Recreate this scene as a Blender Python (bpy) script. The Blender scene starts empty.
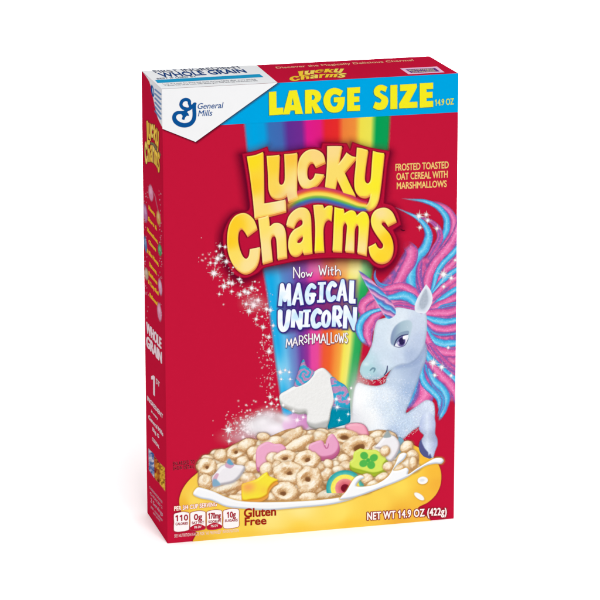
import bpy, bmesh, math, random
import numpy as np
from mathutils import Vector, Matrix

# ------------------------------------------------------------------ camera
SC = bpy.context.scene
COL = SC.collection
BW, BD, BH = 0.1942, 0.0627, 0.3000          # carton width, depth, height (m)
YAW, PITCH, ROLL = 0.2333, -0.2300, -0.0074
CAM = np.array([-0.3908, -1.8080, 0.6606])
FPX, SHX, SHY = 3011.92, -76.721, -98.858     # focal length and lens shift, in 1/600 of the frame


def cam_axes():
    cy, sy = math.cos(YAW), math.sin(YAW)
    cp, sp = math.cos(PITCH), math.sin(PITCH)
    cr, sr = math.cos(ROLL), math.sin(ROLL)
    f = np.array([sy * cp, cy * cp, sp])
    r = np.array([cy, -sy, 0.0])
    u = np.cross(r, f)
    return cr * r + sr * u, -sr * r + cr * u, f


RT, UP, FW = cam_axes()
cd = bpy.data.cameras.new("camera")
cam = bpy.data.objects.new("camera", cd)
COL.objects.link(cam)
cam.matrix_world = Matrix(((RT[0], UP[0], -FW[0], CAM[0]), (RT[1], UP[1], -FW[1], CAM[1]),
                           (RT[2], UP[2], -FW[2], CAM[2]), (0, 0, 0, 1)))
cd.sensor_fit = 'HORIZONTAL'
cd.sensor_width = 36.0
cd.lens = FPX / 600.0 * 36.0
cd.shift_x = -SHX / 600.0
cd.shift_y = SHY / 600.0
cd.clip_start, cd.clip_end = 0.05, 60.0
SC.camera = cam
SC.render.resolution_x = SC.render.resolution_y = 1024

# ------------------------------------------------------------------ world and studio lamps
W = bpy.data.worlds.new("World")
SC.world = W
W.use_nodes = True
bgn = W.node_tree.nodes["Background"]
bgn.inputs[0].default_value = (1.0, 1.0, 1.0, 1)
bgn.inputs[1].default_value = 0.72
SC.view_settings.view_transform = 'Standard'
SC.view_settings.look = 'None'
SC.view_settings.gamma = 1.0
SC.view_settings.exposure = 0.0
SC.cycles.transparent_max_bounces = 48
SC.cycles.max_bounces = 12


def area_lamp(name, loc, target, size, power, spread=180, size_y=None):
    l = bpy.data.lights.new(name, 'AREA')
    l.energy = power
    l.size = size
    if size_y:
        l.shape = 'RECTANGLE'
        l.size_y = size_y
    l.spread = math.radians(spread)
    o = bpy.data.objects.new(name, l)
    COL.objects.link(o)
    o.location = loc
    o.rotation_euler = (Vector(target) - Vector(loc)).to_track_quat('-Z', 'Y').to_euler()
    return o


def spot_lamp(name, loc, target, angle, power, blend=0.6, radius=0.05):
    l = bpy.data.lights.new(name, 'SPOT')
    l.energy = power
    l.spot_size = math.radians(angle)
    l.spot_blend = blend
    l.shadow_soft_size = radius
    o = bpy.data.objects.new(name, l)
    COL.objects.link(o)
    o.location = loc
    o.rotation_euler = (Vector(target) - Vector(loc)).to_track_quat('-Z', 'Y').to_euler()
    return o


area_lamp("key_softbox", (0.12, -1.85, 1.75), (0.1, 0, 0.12), 0.8, 23)
area_lamp("background_wash", (0.40, 1.40, 1.5), (0.40, 1.401, 0), 1.3, 32, 55, 1.5)  # added lamp, out of view, bringing the far floor up to white
# added unseen spots that whiten the table and lift the shade round the carton
spot_lamp("table_fill_left", (-0.20, 0.10, 1.5), (-0.14, 0.12, 0), 16, 22, 0.6, 0.10)
spot_lamp("table_fill_right", (0.50, 0.05, 1.5), (0.34, 0.03, 0), 17, 26, 0.6, 0.10)
spot_lamp("table_fill_front", (0.10, -0.55, 1.5), (0.10, -0.22, 0), 26, 27, 0.6, 0.10)

# ------------------------------------------------------------------ mapping of the printed layout
# The print is laid out in the 600 x 600 units of the reference and laid onto the real faces.


def layout_rays(px, py):
    a = (np.asarray(px, float) - 300 - SHX) / FPX
    b = -(np.asarray(py, float) - 300 - SHY) / FPX
    return a[..., None] * RT + b[..., None] * UP + FW


EPS = 0.00007


def on_front(px, py, layer=1):
    d = layout_rays(px, py)
    t = (0 - CAM[1]) / d[..., 1]
    p = CAM + d * t[..., None]
    p[..., 1] = -EPS * layer
    return p


def on_side(px, py, layer=1):
    d = layout_rays(px, py)
    t = (0 - CAM[0]) / d[..., 0]
    p = CAM + d * t[..., None]
    p[..., 0] = -EPS * layer
    return p


FLAP = 0.0005


def on_top(px, py, layer=1):
    d = layout_rays(px, py)
    t = (BH - CAM[2]) / d[..., 2]
    p = CAM + d * t[..., None]
    p[..., 2] = BH + EPS * layer
    return p


def inside(face, P):
    """trim a print at the panel's edges: clamps the points, tells which were on the panel"""
    lim = {on_front: (0, BW, 2, BH), on_side: (1, BD, 2, BH), on_top: (0, BW, 1, BD)}[face]
    ok = np.ones(P.shape[:-1], bool)
    for ax_, hi_ in (lim[:2], lim[2:]):
        ok &= (P[..., ax_] > 0) & (P[..., ax_] < hi_)
        P[..., ax_] = np.clip(P[..., ax_], 0.00002, hi_ - 0.00002)
    return ok


# ------------------------------------------------------------------ colour helpers
INK = 0.80                                     # full paper white reflects about 0.8


def lin(c):
    c = np.clip(np.asarray(c, float), 0, 1)
    return np.where(c <= 0.04045, c / 12.92, ((c + 0.055) / 1.055) ** 2.4)


def rgb(r, g, b):
    return np.array([r, g, b], float) / 255.0


RED = rgb(197, 23, 58)
MAROON = rgb(128, 12, 40)
PAPER = rgb(246, 246, 247)
CYAN = rgb(0, 166, 228)


def mat(name, c=None, rough=0.5, spec=0.0, attr=False, bump=0.0):
    m = bpy.data.materials.new(name)
    m.use_nodes = True
    nt = m.node_tree
    b = nt.nodes["Principled BSDF"]
    b.inputs["Roughness"].default_value = rough
    b.inputs["Specular IOR Level"].default_value = spec
    if c is not None:
        l = lin(c) * INK
        b.inputs["Base Color"].default_value = (l[0], l[1], l[2], 1)
    if attr:
        a = nt.nodes.new("ShaderNodeAttribute")
        a.attribute_name = "ink"
        nt.links.new(a.outputs["Color"], b.inputs["Base Color"])
        nt.links.new(a.outputs["Alpha"], b.inputs["Alpha"])
    if bump:
        tc = nt.nodes.new("ShaderNodeTexCoord")
        n = nt.nodes.new("ShaderNodeTexNoise")
        n.inputs["Scale"].default_value = 900
        n.inputs["Detail"].default_value = 3
        bp = nt.nodes.new("ShaderNodeBump")
        bp.inputs["Strength"].default_value = bump
        bp.inputs["Distance"].default_value = 0.0002
        nt.links.new(tc.outputs["Object"], n.inputs["Vector"])
        nt.links.new(n.outputs["Fac"], bp.inputs["Height"])
        nt.links.new(bp.outputs["Normal"], b.inputs["Normal"])
    return m


INK_MAT = mat("printed_ink", attr=True)
M_RED = mat("red_carton_print", RED, bump=0.12)
M_PAPER = mat("white_coated_board", PAPER)
M_KRAFT = mat("grey_board_edge", rgb(176, 160, 146), rough=0.9, spec=0.1)
_mc = {}


def flat(c):
    k = tuple(round(float(v), 3) for v in c)
    if k not in _mc:
        _mc[k] = mat("ink_%02x%02x%02x" % tuple(int(v * 255) for v in k), c)
    return _mc[k]


# ------------------------------------------------------------------ noise
_L = {}


def vnoise(X, Y, scale, seed=0):
    if seed not in _L:
        _L[seed] = np.random.RandomState(seed + 11).rand(128, 128)
    T = _L[seed]
    x, y = X / scale + 1000, Y / scale + 1000
    xi, yi = np.floor(x).astype(int), np.floor(y).astype(int)
    fx, fy = x - xi, y - yi
    fx, fy = fx * fx * (3 - 2 * fx), fy * fy * (3 - 2 * fy)
    a, b = T[yi % 128, xi % 128], T[yi % 128, (xi + 1) % 128]
    c, d = T[(yi + 1) % 128, xi % 128], T[(yi + 1) % 128, (xi + 1) % 128]
    return (a + (b - a) * fx) * (1 - fy) + (c + (d - c) * fx) * fy


def fnoise(X, Y, scale, seed=0, octv=3):
    s, a, r = 0, 0, 1.0
    for i in range(octv):
        s = s + r * vnoise(X, Y, scale / 2 ** i, seed + i)
        a += r
        r *= 0.55
    return s / a


# ------------------------------------------------------------------ outline helpers
def P(text, o=(0, 0), s=1.0):
    """'x,y x,ys ...' in zoomed units -> list of (x, y, sharp)."""
    out = []
    for w in text.split():
        sh = w.endswith('s')
        x, y = w.rstrip('s').split(',')
        out.append((o[0] + float(x) / s, o[1] + float(y) / s, sh))
    return out


def smooth(pts, closed=True, n=6):
    p = np.array([(q[0], q[1]) for q in pts], float)
    sh = [len(q) > 2 and bool(q[2]) for q in pts]
    N = len(p)
    T = np.zeros_like(p)
    for i in range(N):
        if sh[i] or (not closed and i in (0, N - 1)):
            continue
        T[i] = (p[(i + 1) % N] - p[(i - 1) % N]) / 2
    out = []
    for i in range(N if closed else N - 1):
        j = (i + 1) % N
        m = n if not (sh[i] and sh[j]) else 1
        L = np.linalg.norm(p[j] - p[i])
        ta, tb = T[i], T[j]
        for t_ in (ta, tb):
            pass
        la, lb = np.linalg.norm(ta), np.linalg.norm(tb)
        if la > L: ta = ta * L / la
        if lb > L: tb = tb * L / lb
        for k in range(m):
            t = k / m
            h = (2 * t ** 3 - 3 * t ** 2 + 1, t ** 3 - 2 * t ** 2 + t, -2 * t ** 3 + 3 * t ** 2, t ** 3 - t ** 2)
            out.append(h[0] * p[i] + h[1] * ta + h[2] * p[j] + h[3] * tb)
    if not closed:
        out.append(p[-1])
    return np.array(out)


def sdf_poly(X, Y, loops):
    """signed distance, negative inside, even-odd over several loops"""
    D = np.full(X.shape, 1e9)
    ins = np.zeros(X.shape, bool)
    for q in loops:
        N = len(q)
        for i in range(N):
            ax, ay = q[i]
            bx, by = q[(i + 1) % N]
            ex, ey = bx - ax, by - ay
            L = ex * ex + ey * ey
            if L < 1e-12:
                continue
            t = np.clip(((X - ax) * ex + (Y - ay) * ey) / L, 0, 1)
            dx, dy = X - ax - t * ex, Y - ay - t * ey
            np.minimum(D, dx * dx + dy * dy, out=D)
            c = (ay > Y) != (by > Y)
            if c.any() and abs(ey) > 1e-12:
                ins ^= c & (X < ax + (Y - ay) * ex / ey)
    D = np.sqrt(D)
    return np.where(ins, -D, D)


def ramp(t, stops):
    t = np.asarray(t, float)
    xs = [s[0] for s in stops]
    return np.stack([np.interp(t, xs, [s[1][k] for s in stops]) for k in range(3)], -1)


def blend_points(pts, power=2.5):
    """colour field from scattered colour samples (x, y, colour)"""
    def f(X, Y, *_):
        s = np.zeros(X.shape + (3,))
        w = np.zeros(X.shape)
        for x, y, c in pts:
            k = 1.0 / (((X - x) ** 2 + (Y - y) ** 2 + 4.0) ** (power / 2))
            s += k[..., None] * c
            w += k
        return s / w[..., None]
    return f


class Print:
    """a small painter: builds one printed picture as a fine coloured mesh laid on a face"""

    def __init__(self, x0, y0, x1, y1, step=0.35):
        self.s = step
        self.x0, self.y0 = x0, y0
        self.nx, self.ny = int((x1 - x0) / step) + 1, int((y1 - y0) / step) + 1
        self.X, self.Y = np.meshgrid(x0 + np.arange(self.nx) * step, y0 + np.arange(self.ny) * step)
        self.C = np.zeros(self.X.shape + (3,))
        self.A = np.zeros(self.X.shape)

    def crop(self, xa, ya, xb, yb):
        i0, i1 = max(0, int((xa - self.x0) / self.s)), min(self.nx, int((xb - self.x0) / self.s) + 2)
        j0, j1 = max(0, int((ya - self.y0) / self.s)), min(self.ny, int((yb - self.y0) / self.s) + 2)
        return (slice(j0, max(j0, j1)), slice(i0, max(i0, i1)))

    def over(self, sl, c, a):
        a = np.clip(a, 0, 1)
        c = np.broadcast_to(c, a.shape + (3,))
        self.C[sl] = self.C[sl] * (1 - a[..., None]) + c * a[..., None]
        self.A[sl] = self.A[sl] * (1 - a) + a

    def atop(self, sl, c, a):
        self.over(sl, c, a * (self.A[sl] > 0.01) * self.A[sl])

    def poly(self, pts, c, f=0.5, op=1.0, grow=0.0, off=(0, 0), holes=(), raw=False, keep=False, clipto=None):
        loops = [smooth(pts) if not raw else np.array(pts)] + [smooth(h) for h in holes]
        q = loops[0]
        m = f + abs(grow) + 1
        sl = self.crop(q[:, 0].min() - m + off[0], q[:, 1].min() - m + off[1],
                       q[:, 0].max() + m + off[0], q[:, 1].max() + m + off[1])
        X, Y = self.X[sl] - off[0], self.Y[sl] - off[1]
        if X.size == 0:
            return None
        d = sdf_poly(X, Y, loops) - grow
        a = np.clip(0.5 - d / f, 0, 1)
        a = a * a * (3 - 2 * a) * op
        col = c(X, Y, d) if callable(c) else c
        if clipto is not None:
            a = a * clipto(self.X[sl], self.Y[sl])
        (self.atop if keep else self.over)(sl, col, a)
        return sl, d

    def stroke(self, pts, w, c, f=0.5, op=1.0, butt=False, sm=True, off=(0, 0), grow=0.0, keep=False, fade=(0, 0)):
        q = smooth(pts, closed=False, n=8) if sm else np.array([(p[0], p[1]) for p in pts], float)
        N = len(q)
        if np.isscalar(w):
            w = [w, w]
        ws = np.interp(np.linspace(0, 1, N), np.linspace(0, 1, len(w)), w) / 2 + grow
        m = ws.max() + f + 1
        sl = self.crop(q[:, 0].min() - m + off[0], q[:, 1].min() - m + off[1],
                       q[:, 0].max() + m + off[0], q[:, 1].max() + m + off[1])
        X, Y = self.X[sl] - off[0], self.Y[sl] - off[1]
        if X.size == 0:
            return
        seg = np.linalg.norm(np.diff(q, axis=0), axis=1)
        cum = np.concatenate([[0], np.cumsum(seg)]) / max(seg.sum(), 1e-9)
        best = np.full(X.shape, 1e9)
        side = np.zeros(X.shape)
        tt = np.zeros(X.shape)
        for i in range(N - 1):
            ex, ey = q[i + 1] - q[i]
            L = ex * ex + ey * ey
            if L < 1e-12:
                continue
            t0 = ((X - q[i, 0]) * ex + (Y - q[i, 1]) * ey) / L
            t = np.clip(t0, 0, 1)
            dx, dy = X - q[i, 0] - t * ex, Y - q[i, 1] - t * ey
            ww = ws[i] + (ws[i + 1] - ws[i]) * t
            r = np.sqrt(dx * dx + dy * dy)
            d = r - ww
            if butt:
                l = math.sqrt(L)
                al = np.abs(t0 - 0.5) * l - l / 2
                pe = np.abs((X - q[i, 0]) * ey - (Y - q[i, 1]) * ex) / l - ww
                d = np.maximum(al - (grow if (i in (0, N - 2)) else 0), pe)
                if 0 < i:
                    d = np.minimum(d, np.hypot(X - q[i, 0], Y - q[i, 1]) - ww)
            m_ = d < best
            best = np.where(m_, d, best)
            cr = (X - q[i, 0]) * ey - (Y - q[i, 1]) * ex
            side = np.where(m_, np.sign(cr) * r / np.maximum(ww, 1e-6), side)
            tt = np.where(m_, cum[i] + (cum[i + 1] - cum[i]) * t, tt)
        a = np.clip(0.5 - best / f, 0, 1)
        a = a * a * (3 - 2 * a) * op
        if fade[0] > 0: a = a * np.clip(tt / fade[0], 0, 1)
        if fade[1] > 0: a = a * np.clip((1 - tt) / fade[1], 0, 1)
        col = c(X, Y, side, tt) if callable(c) else c
        (self.atop if keep else self.over)(sl, col, a)

    def ell(self, cx, cy, rx, ry, c, rot=0, f=0.5, op=1.0, keep=False):
        R = max(rx, ry) + f + 1
        sl = self.crop(cx - R, cy - R, cx + R, cy + R)
        X, Y = self.X[sl], self.Y[sl]
        cr, sr = math.cos(math.radians(rot)), math.sin(math.radians(rot))
        u = ((X - cx) * cr + (Y - cy) * sr) / rx
        v = (-(X - cx) * sr + (Y - cy) * cr) / ry
        d = (np.sqrt(u * u + v * v) - 1) * min(rx, ry)
        a = np.clip(0.5 - d / f, 0, 1)
        col = c(X, Y, d) if callable(c) else c
        (self.atop if keep else self.over)(sl, col, a * a * (3 - 2 * a) * op)

    def glow(self, cx, cy, rx, ry, c, op=1.0, keep=False, rot=0):
        R = max(rx, ry) * 2.2
        sl = self.crop(cx - R, cy - R, cx + R, cy + R)
        X, Y = self.X[sl], self.Y[sl]
        cr, sr = math.cos(math.radians(rot)), math.sin(math.radians(rot))
        u = ((X - cx) * cr + (Y - cy) * sr) / rx
        v = (-(X - cx) * sr + (Y - cy) * cr) / ry
        g = np.exp(-(u * u + v * v) * 1.1) - 0.005
        (self.atop if keep else self.over)(sl, c, np.clip(g, 0, 1) * op)

    def star(self, cx, cy, r, op=1.0, rays=True, c=rgb(255, 250, 252), diag=True):
        self.glow(cx, cy, r * 0.42, r * 0.42, c, op)
        if rays:
            k = r * 0.10 + 0.05
            for a in ((0, 90, 45, 135) if diag else (0, 90)):
                rr = r * (1.25 if a in (0, 90) else 0.75)
                dx, dy = math.cos(math.radians(a + 8)) * rr, math.sin(math.radians(a + 8)) * rr
                self.stroke([(cx - dx, cy - dy), (cx, cy), (cx + dx, cy + dy)], [0.05, k * 2, 0.05], c, f=0.55, op=op * 0.8, sm=False)
        self.glow(cx, cy, r * 0.2 + .25, r * 0.2 + .25, c, op)

    def puff(self, sl, d, w, dark, mid, light, grain=0.35, gs=1.6, seed=3, f=0.5, shadow=True, tilt=0.0, keep=False, sh_op=0.42, sh_col=None):
        """a rounded lump from a signed distance, shaded the way the printed food photo is"""
        X, Y = self.X[sl], self.Y[sl]
        if X.size < 16 or min(X.shape) < 3:
            return
        if shadow:
            a = np.exp(-(np.maximum(d, 0) / 1.1) ** 2) * sh_op
            self.over(sl, dark * 0.8 if sh_col is None else sh_col, a * (d < 3))
        h = w * np.sqrt(np.clip(1 - (1 - np.clip(-d / w, 0, 1)) ** 2, 0, 1))
        n1 = fnoise(X, Y, gs, seed, 3) - 0.5
        h = h + n1 * grain * 1.6
        gy, gx = np.gradient(h, self.s)
        nz = 1 / np.sqrt(gx * gx + gy * gy + 1)
        s = (0.38 * gx + 0.62 * gy + 0.72) * nz
        s = s / 0.95 + tilt
        e = np.clip(-d / (w * 0.8), 0, 1)
        s = s * (0.72 + 0.28 * e) + (fnoise(X, Y, 0.9, seed + 5, 2) - 0.5) * grain * 0.55
        col = ramp(np.clip(s, 0, 1.15), [(0.15, dark), (0.62, mid), (0.98, light), (1.15, light * 0.3 + 0.7)])
        a = np.clip(0.5 - d / f, 0, 1)
        self.over(sl, col, a)

    def build(self, name, face, layer, parent, step_alpha=0.004):
        A = self.A
        Pt = face(self.X, self.Y, layer)
        ok = inside(face, Pt)
        q = (np.maximum.reduce([A[:-1, :-1], A[1:, :-1], A[:-1, 1:], A[1:, 1:]]) > step_alpha)
        q &= (ok[:-1, :-1] | ok[1:, :-1] | ok[:-1, 1:] | ok[1:, 1:])
        idx = np.arange(A.size).reshape(A.shape)
        f = np.stack([idx[1:, :-1][q], idx[1:, 1:][q], idx[:-1, 1:][q], idx[:-1, :-1][q]], 1)
        used = np.unique(f)
        remap = np.zeros(A.size, np.int64)
        remap[used] = np.arange(len(used))
        f = remap[f]
        co = Pt.reshape(-1, 3)[used]
        c = lin(np.where(self.A[..., None] > 1e-4, self.C / np.maximum(self.A[..., None], 1e-4), 1.0)) * INK
        c = c.reshape(-1, 3)[used]
        al = self.A.reshape(-1)[used]
        me = bpy.data.meshes.new(name)
        me.vertices.add(len(co))
        me.vertices.foreach_set("co", co.astype(np.float32).ravel())
        me.loops.add(f.size)
        me.loops.foreach_set("vertex_index", f.astype(np.int32).ravel())
        me.polygons.add(len(f))
        me.polygons.foreach_set("loop_start", (np.arange(len(f)) * 4).astype(np.int32))
        me.update(calc_edges=True)
        at = me.color_attributes.new("ink", 'FLOAT_COLOR', 'POINT')
        at.data.foreach_set("color", np.concatenate([c, al[:, None]], 1).astype(np.float32).ravel())
        me.materials.append(INK_MAT)
        return link(name, me, parent)


def link(name, me, parent=None):
    o = bpy.data.objects.new(name, me)
    COL.objects.link(o)
    if parent is not None:
        o.parent = parent
    return o


def sheet(name, face, pts, c, layer, parent):
    """a flat printed area with straight edges"""
    q = np.array(pts, float)
    v = face(q[:, 0], q[:, 1], layer)
    me = bpy.data.meshes.new(name)
    me.from_pydata([tuple(p) for p in v], [], [list(range(len(v)))])
    me.materials.append(flat(c))
    return link(name, me, parent)


def text_mesh(body, bold=0.0, shear=0.0, spacing=1.0):
    cu = bpy.data.curves.new("lettering", 'FONT')
    cu.body = body
    cu.size = 1.0
    cu.offset = bold
    cu.shear = shear
    cu.space_character = spacing
    cu.resolution_u = 4
    ob = bpy.data.objects.new("lettering", cu)
    COL.objects.link(ob)
    bpy.context.view_layer.update()
    me = bpy.data.meshes.new_from_object(ob.evaluated_get(bpy.context.evaluated_depsgraph_get()))
    bpy.data.objects.remove(ob)
    return me


_glyphs = {}


def glyph_outline(body, shear, spacing):
    k = (body, shear, spacing)
    if k not in _glyphs:
        me = text_mesh(body, 0.0, shear, spacing)
        cnt = {}
        for p in me.polygons:
            for e in p.edge_keys:
                cnt[e] = cnt.get(e, 0) + 1
        seg = [(me.vertices[a].co[:2], me.vertices[b].co[:2]) for (a, b), n in cnt.items() if n == 1]
        for i, ch in enumerate(body):
            if ch == '1':              # give the figure one its flag
                pre = np.array([v.co[:2] for v in text_mesh(body[:i] + '1', 0.0, shear, spacing).vertices])
                one = np.array([v.co[:2] for v in text_mesh('1', 0.0, shear, spacing).vertices])
                w_ = one[:, 0].max() - one[:, 0].min()
                xl, tp_ = pre[:, 0].max() - w_ - .002, one[:, 1].max()
                q = [(xl, tp_), (xl - .15, tp_ - .12), (xl - .15, tp_ - .22), (xl, tp_ - .14)]
                seg += [(q[a], q[(a + 1) % 4]) for a in range(4)]
        _glyphs[k] = np.array([(tuple(a), tuple(b)) for a, b in seg])
    return _glyphs[k]


def text(name, face, items, c, layer, parent, bold=0.02, shear=0.0, spacing=1.0, outline=None):
    """items: (body, baseline-left, baseline-right, top-left) in layout units; one print for all"""
    g = outline[1] if outline else 0
    xs = [q[0] for it in items for q in it[1:]]
    ys = [q[1] for it in items for q in it[1:]]
    hmax = max(abs(it[3][1] - it[1][1]) for it in items)
    step = min(.2, max(.1, hmax / 26))
    f = step * 1.7
    p = Print(min(xs) - 2, min(ys) - hmax * .3 - 2 - g, max(xs) + 2, max(ys) + hmax * .5 + 2 + g, step)
    todo = []
    for body, bl, br, tl in items:
        seg = glyph_outline(body, shear, spacing)
        h_ = glyph_outline("H", 0.0, 1.0)
        ch = h_[..., 1].max()
        x0, x1 = seg[..., 0].min(), seg[..., 0].max()
        bl, br, tl = np.array(bl), np.array(br), np.array(tl)
        u = (seg[..., 0] - x0) / (x1 - x0)
        v = seg[..., 1] / ch
        q = bl + u[..., None] * (br - bl) + v[..., None] * (tl - bl)
        hh_ = abs(tl[1] - bl[1])
        sl = p.crop(q[..., 0].min() - 1 - g, q[..., 1].min() - 1 - g, q[..., 0].max() + 1 + g, q[..., 1].max() + 1 + g)
        X_, Y_ = p.X[sl], p.Y[sl]
        D = np.full(X_.shape, 1e9)
        ins = np.zeros(X_.shape, bool)
        for (ax_, ay_), (bx_, by_) in q:
            ex, ey = bx_ - ax_, by_ - ay_
            L = ex * ex + ey * ey
            if L < 1e-14:
                continue
            cc = (ay_ > Y_) != (by_ > Y_)
            if abs(ey) > 1e-12:
                ins ^= cc & (X_ < ax_ + (Y_ - ay_) * ex / ey)
            i0, i1 = np.searchsorted(X_[0], [min(ax_, bx_) - 1.2 - g, max(ax_, bx_) + 1.2 + g])
            xx, yy = X_[:, i0:i1], Y_[:, i0:i1]
            t = np.clip(((xx - ax_) * ex + (yy - ay_) * ey) / L, 0, 1)
            dx, dy = xx - ax_ - t * ex, yy - ay_ - t * ey
            D[:, i0:i1] = np.minimum(D[:, i0:i1], dx * dx + dy * dy)
        D = np.sqrt(D)
        d = np.where(ins, -D, D) - bold * hh_ * 1.2
        todo.append((sl, d))
    for sl, d in todo:
        if outline:
            p.over(sl, outline[0], np.clip(.5 - (d - outline[1]) / (f * 1.6), 0, 1))
    for sl, d in todo:
        p.over(sl, c, np.clip(.5 - d / f, 0, 1))
    return p.build(name, face, layer, parent)


# ------------------------------------------------------------------ white table sweep
def sweep():
    prof = [(-3.5, 0.0), (2.2, 0.0)]
    for k in range(1, 13):
        a = math.pi / 2 * k / 12
        prof.append((2.2 + 0.9 * math.sin(a), 0.9 - 0.9 * math.cos(a)))
    prof.append((3.1, 3.0))
    V, F = [], []
    for y, z in prof:
        V += [(-3.5, y, z), (3.7, y, z)]
    for i in range(len(prof) - 1):
        F.append([2 * i, 2 * i + 1, 2 * i + 3, 2 * i + 2])
    me = bpy.data.meshes.new("floor")
    me.from_pydata(V, [], F)
    for p in me.polygons:
        p.use_smooth = True
    m = bpy.data.materials.new("white_seamless_paper")
    m.use_nodes = True
    b = m.node_tree.nodes["Principled BSDF"]
    b.inputs["Base Color"].default_value = (0.95, 0.95, 0.95, 1)
    b.inputs["Roughness"].default_value = 0.8
    b.inputs["Specular IOR Level"].default_value = 0.2
    me.materials.append(m)
    o = link("floor", me)
    o["kind"] = "structure"
    return o


sweep()

# ------------------------------------------------------------------ the carton
box = bpy.data.objects.new("cereal_box", None)
COL.objects.link(box)
box["label"] = "red cereal box with printed rainbow, white unicorn and cereal bowl, standing on white table"
box["category"] = "cereal box"


def carton():
    bm = bmesh.new()
    bmesh.ops.create_cube(bm, size=1)
    for v in bm.verts:
        v.co = Vector(((v.co.x + .5) * BW, (v.co.y + .5) * BD, (v.co.z + .5) * BH))
    bmesh.ops.bevel(bm, geom=bm.edges[:], offset=0.0003, segments=3, profile=0.5, affect='EDGES')
    bm.normal_update()
    names = {(0, -1): "front_panel", (0, 1): "back_panel", (1, -1): "side_panel", (1, 1): "side_panel",
             (2, 1): "top_panel", (2, -1): "bottom_panel"}
    ax = {(0): 1, (1): 0, (2): 2}
    out = {}
    order = [(1, -1, 'front_panel'), (1, 1, 'back_panel'), (0, -1, 'side_panel'), (0, 1, 'side_panel'),
             (2, 1, 'top_panel'), (2, -1, 'bottom_panel')]
    buckets = {i: [] for i in range(6)}
    for f in bm.faces:
        best = max(range(6), key=lambda i: f.normal[order[i][0]] * order[i][1] - 0.001 * i)
        buckets[best].append(f)
    res = []
    for i, (a, s, nm) in enumerate(order):
        V, F, mp = [], [], {}
        for f in buckets[i]:
            idx = []
            for v in f.verts:
                if v.index not in mp:
                    mp[v.index] = len(V)
                    V.append(tuple(v.co))
                idx.append(mp[v.index])
            F.append(idx)
        me = bpy.data.meshes.new(nm)
        me.from_pydata(V, [], F)
        me.materials.append(M_RED)
        for p in me.polygons:
            p.use_smooth = False
        res.append(link(nm, me, box))
    bm.free()
    return res


front, back, side, side_r, top, bottom = carton()


# ================================================================== FRONT PRINT
# ---- rainbow beam
beam = Print(236, 116, 396, 432, 0.55)
X, Y = beam.X, beam.Y
LE = np.interp(Y, [112, 120, 150, 270, 290, 350, 390, 430], [243.5, 244, 247, 263, 266.5, 274, 279.5, 284])
RE = np.interp(Y, [112, 120, 150, 270, 300, 350, 385, 430], [390.5, 390, 388.5, 372.5, 367.5, 361.5, 356, 350])
t = (X - LE) / (RE - LE)
hi = [(-.02, rgb(20, 160, 220)), (0.06, rgb(0, 165, 226)), (.13, rgb(10, 160, 222)), (.17, rgb(58, 112, 182)), (.25, rgb(66, 105, 178)), (.30, rgb(98, 46, 145)),
      (.39, rgb(112, 44, 145)), (.43, rgb(222, 28, 140)), (.52, rgb(226, 30, 128)), (.56, rgb(228, 38, 48)), (.64, rgb(230, 45, 42)),
      (.68, rgb(238, 128, 58)), (.76, rgb(240, 145, 60)), (.80, rgb(240, 224, 76)), (.87, rgb(236, 228, 84)), (.91, rgb(4, 160, 84)), (1.02, rgb(20, 155, 84))]
lo = [(-.02, rgb(60, 185, 235)), (0.06, rgb(30, 172, 230)), (.13, rgb(95, 185, 232)), (.19, rgb(100, 145, 205)), (.25, rgb(110, 120, 190)), (.31, rgb(110, 60, 155)),
      (.38, rgb(150, 50, 150)), (.43, rgb(228, 70, 160)), (.50, rgb(232, 75, 150)), (.57, rgb(236, 88, 55)), (.64, rgb(238, 100, 45)),
      (.70, rgb(242, 140, 58)), (.76, rgb(244, 170, 66)), (.80, rgb(244, 228, 90)), (.86, rgb(240, 234, 110)), (.92, rgb(50, 172, 92)), (1.02, rgb(30, 160, 88))]
k = np.clip((Y - 180) / 150, 0, 1)[..., None]
c = ramp(t, hi) * (1 - k) + ramp(t, lo) * k
a = np.clip((X - LE) / 3.4 + .35, 0, 1) * np.clip((RE - X) / 3.4 + .35, 0, 1)
beam.C, beam.A = c * a[..., None], a
for gx, gy, rx, ry, gc, o_ in ((357, 270, 14, 12, rgb(250, 240, 180), .75), (318, 268, 16, 9, rgb(225, 150, 190), .6),
                               (290, 266, 16, 8, rgb(110, 130, 190), .5), (338, 266, 14, 8, rgb(225, 175, 120), .6),
                               (280, 372, 10, 16, rgb(235, 245, 252), .5)):
    beam.glow(gx, gy, rx, ry, gc, o_, keep=True)
beam.build("rainbow_beam", on_front, 1, front)

# ---- banner, corner label
sheet("size_banner", on_front, [(162.3, 89.0), (458.6, 73.2), (458.1, 112.1), (200, 126.1), (162.5, 128)], CYAN, 2, front)
sh = Print(160, 78, 285, 150, 0.5)
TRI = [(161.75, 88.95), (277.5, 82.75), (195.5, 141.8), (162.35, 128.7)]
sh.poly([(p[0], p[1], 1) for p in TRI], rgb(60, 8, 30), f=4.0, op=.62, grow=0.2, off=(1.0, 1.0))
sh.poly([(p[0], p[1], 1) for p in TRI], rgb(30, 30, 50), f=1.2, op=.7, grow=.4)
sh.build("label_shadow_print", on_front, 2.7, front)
label = sheet("corner_label", on_front, TRI, PAPER, 4, front)

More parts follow.
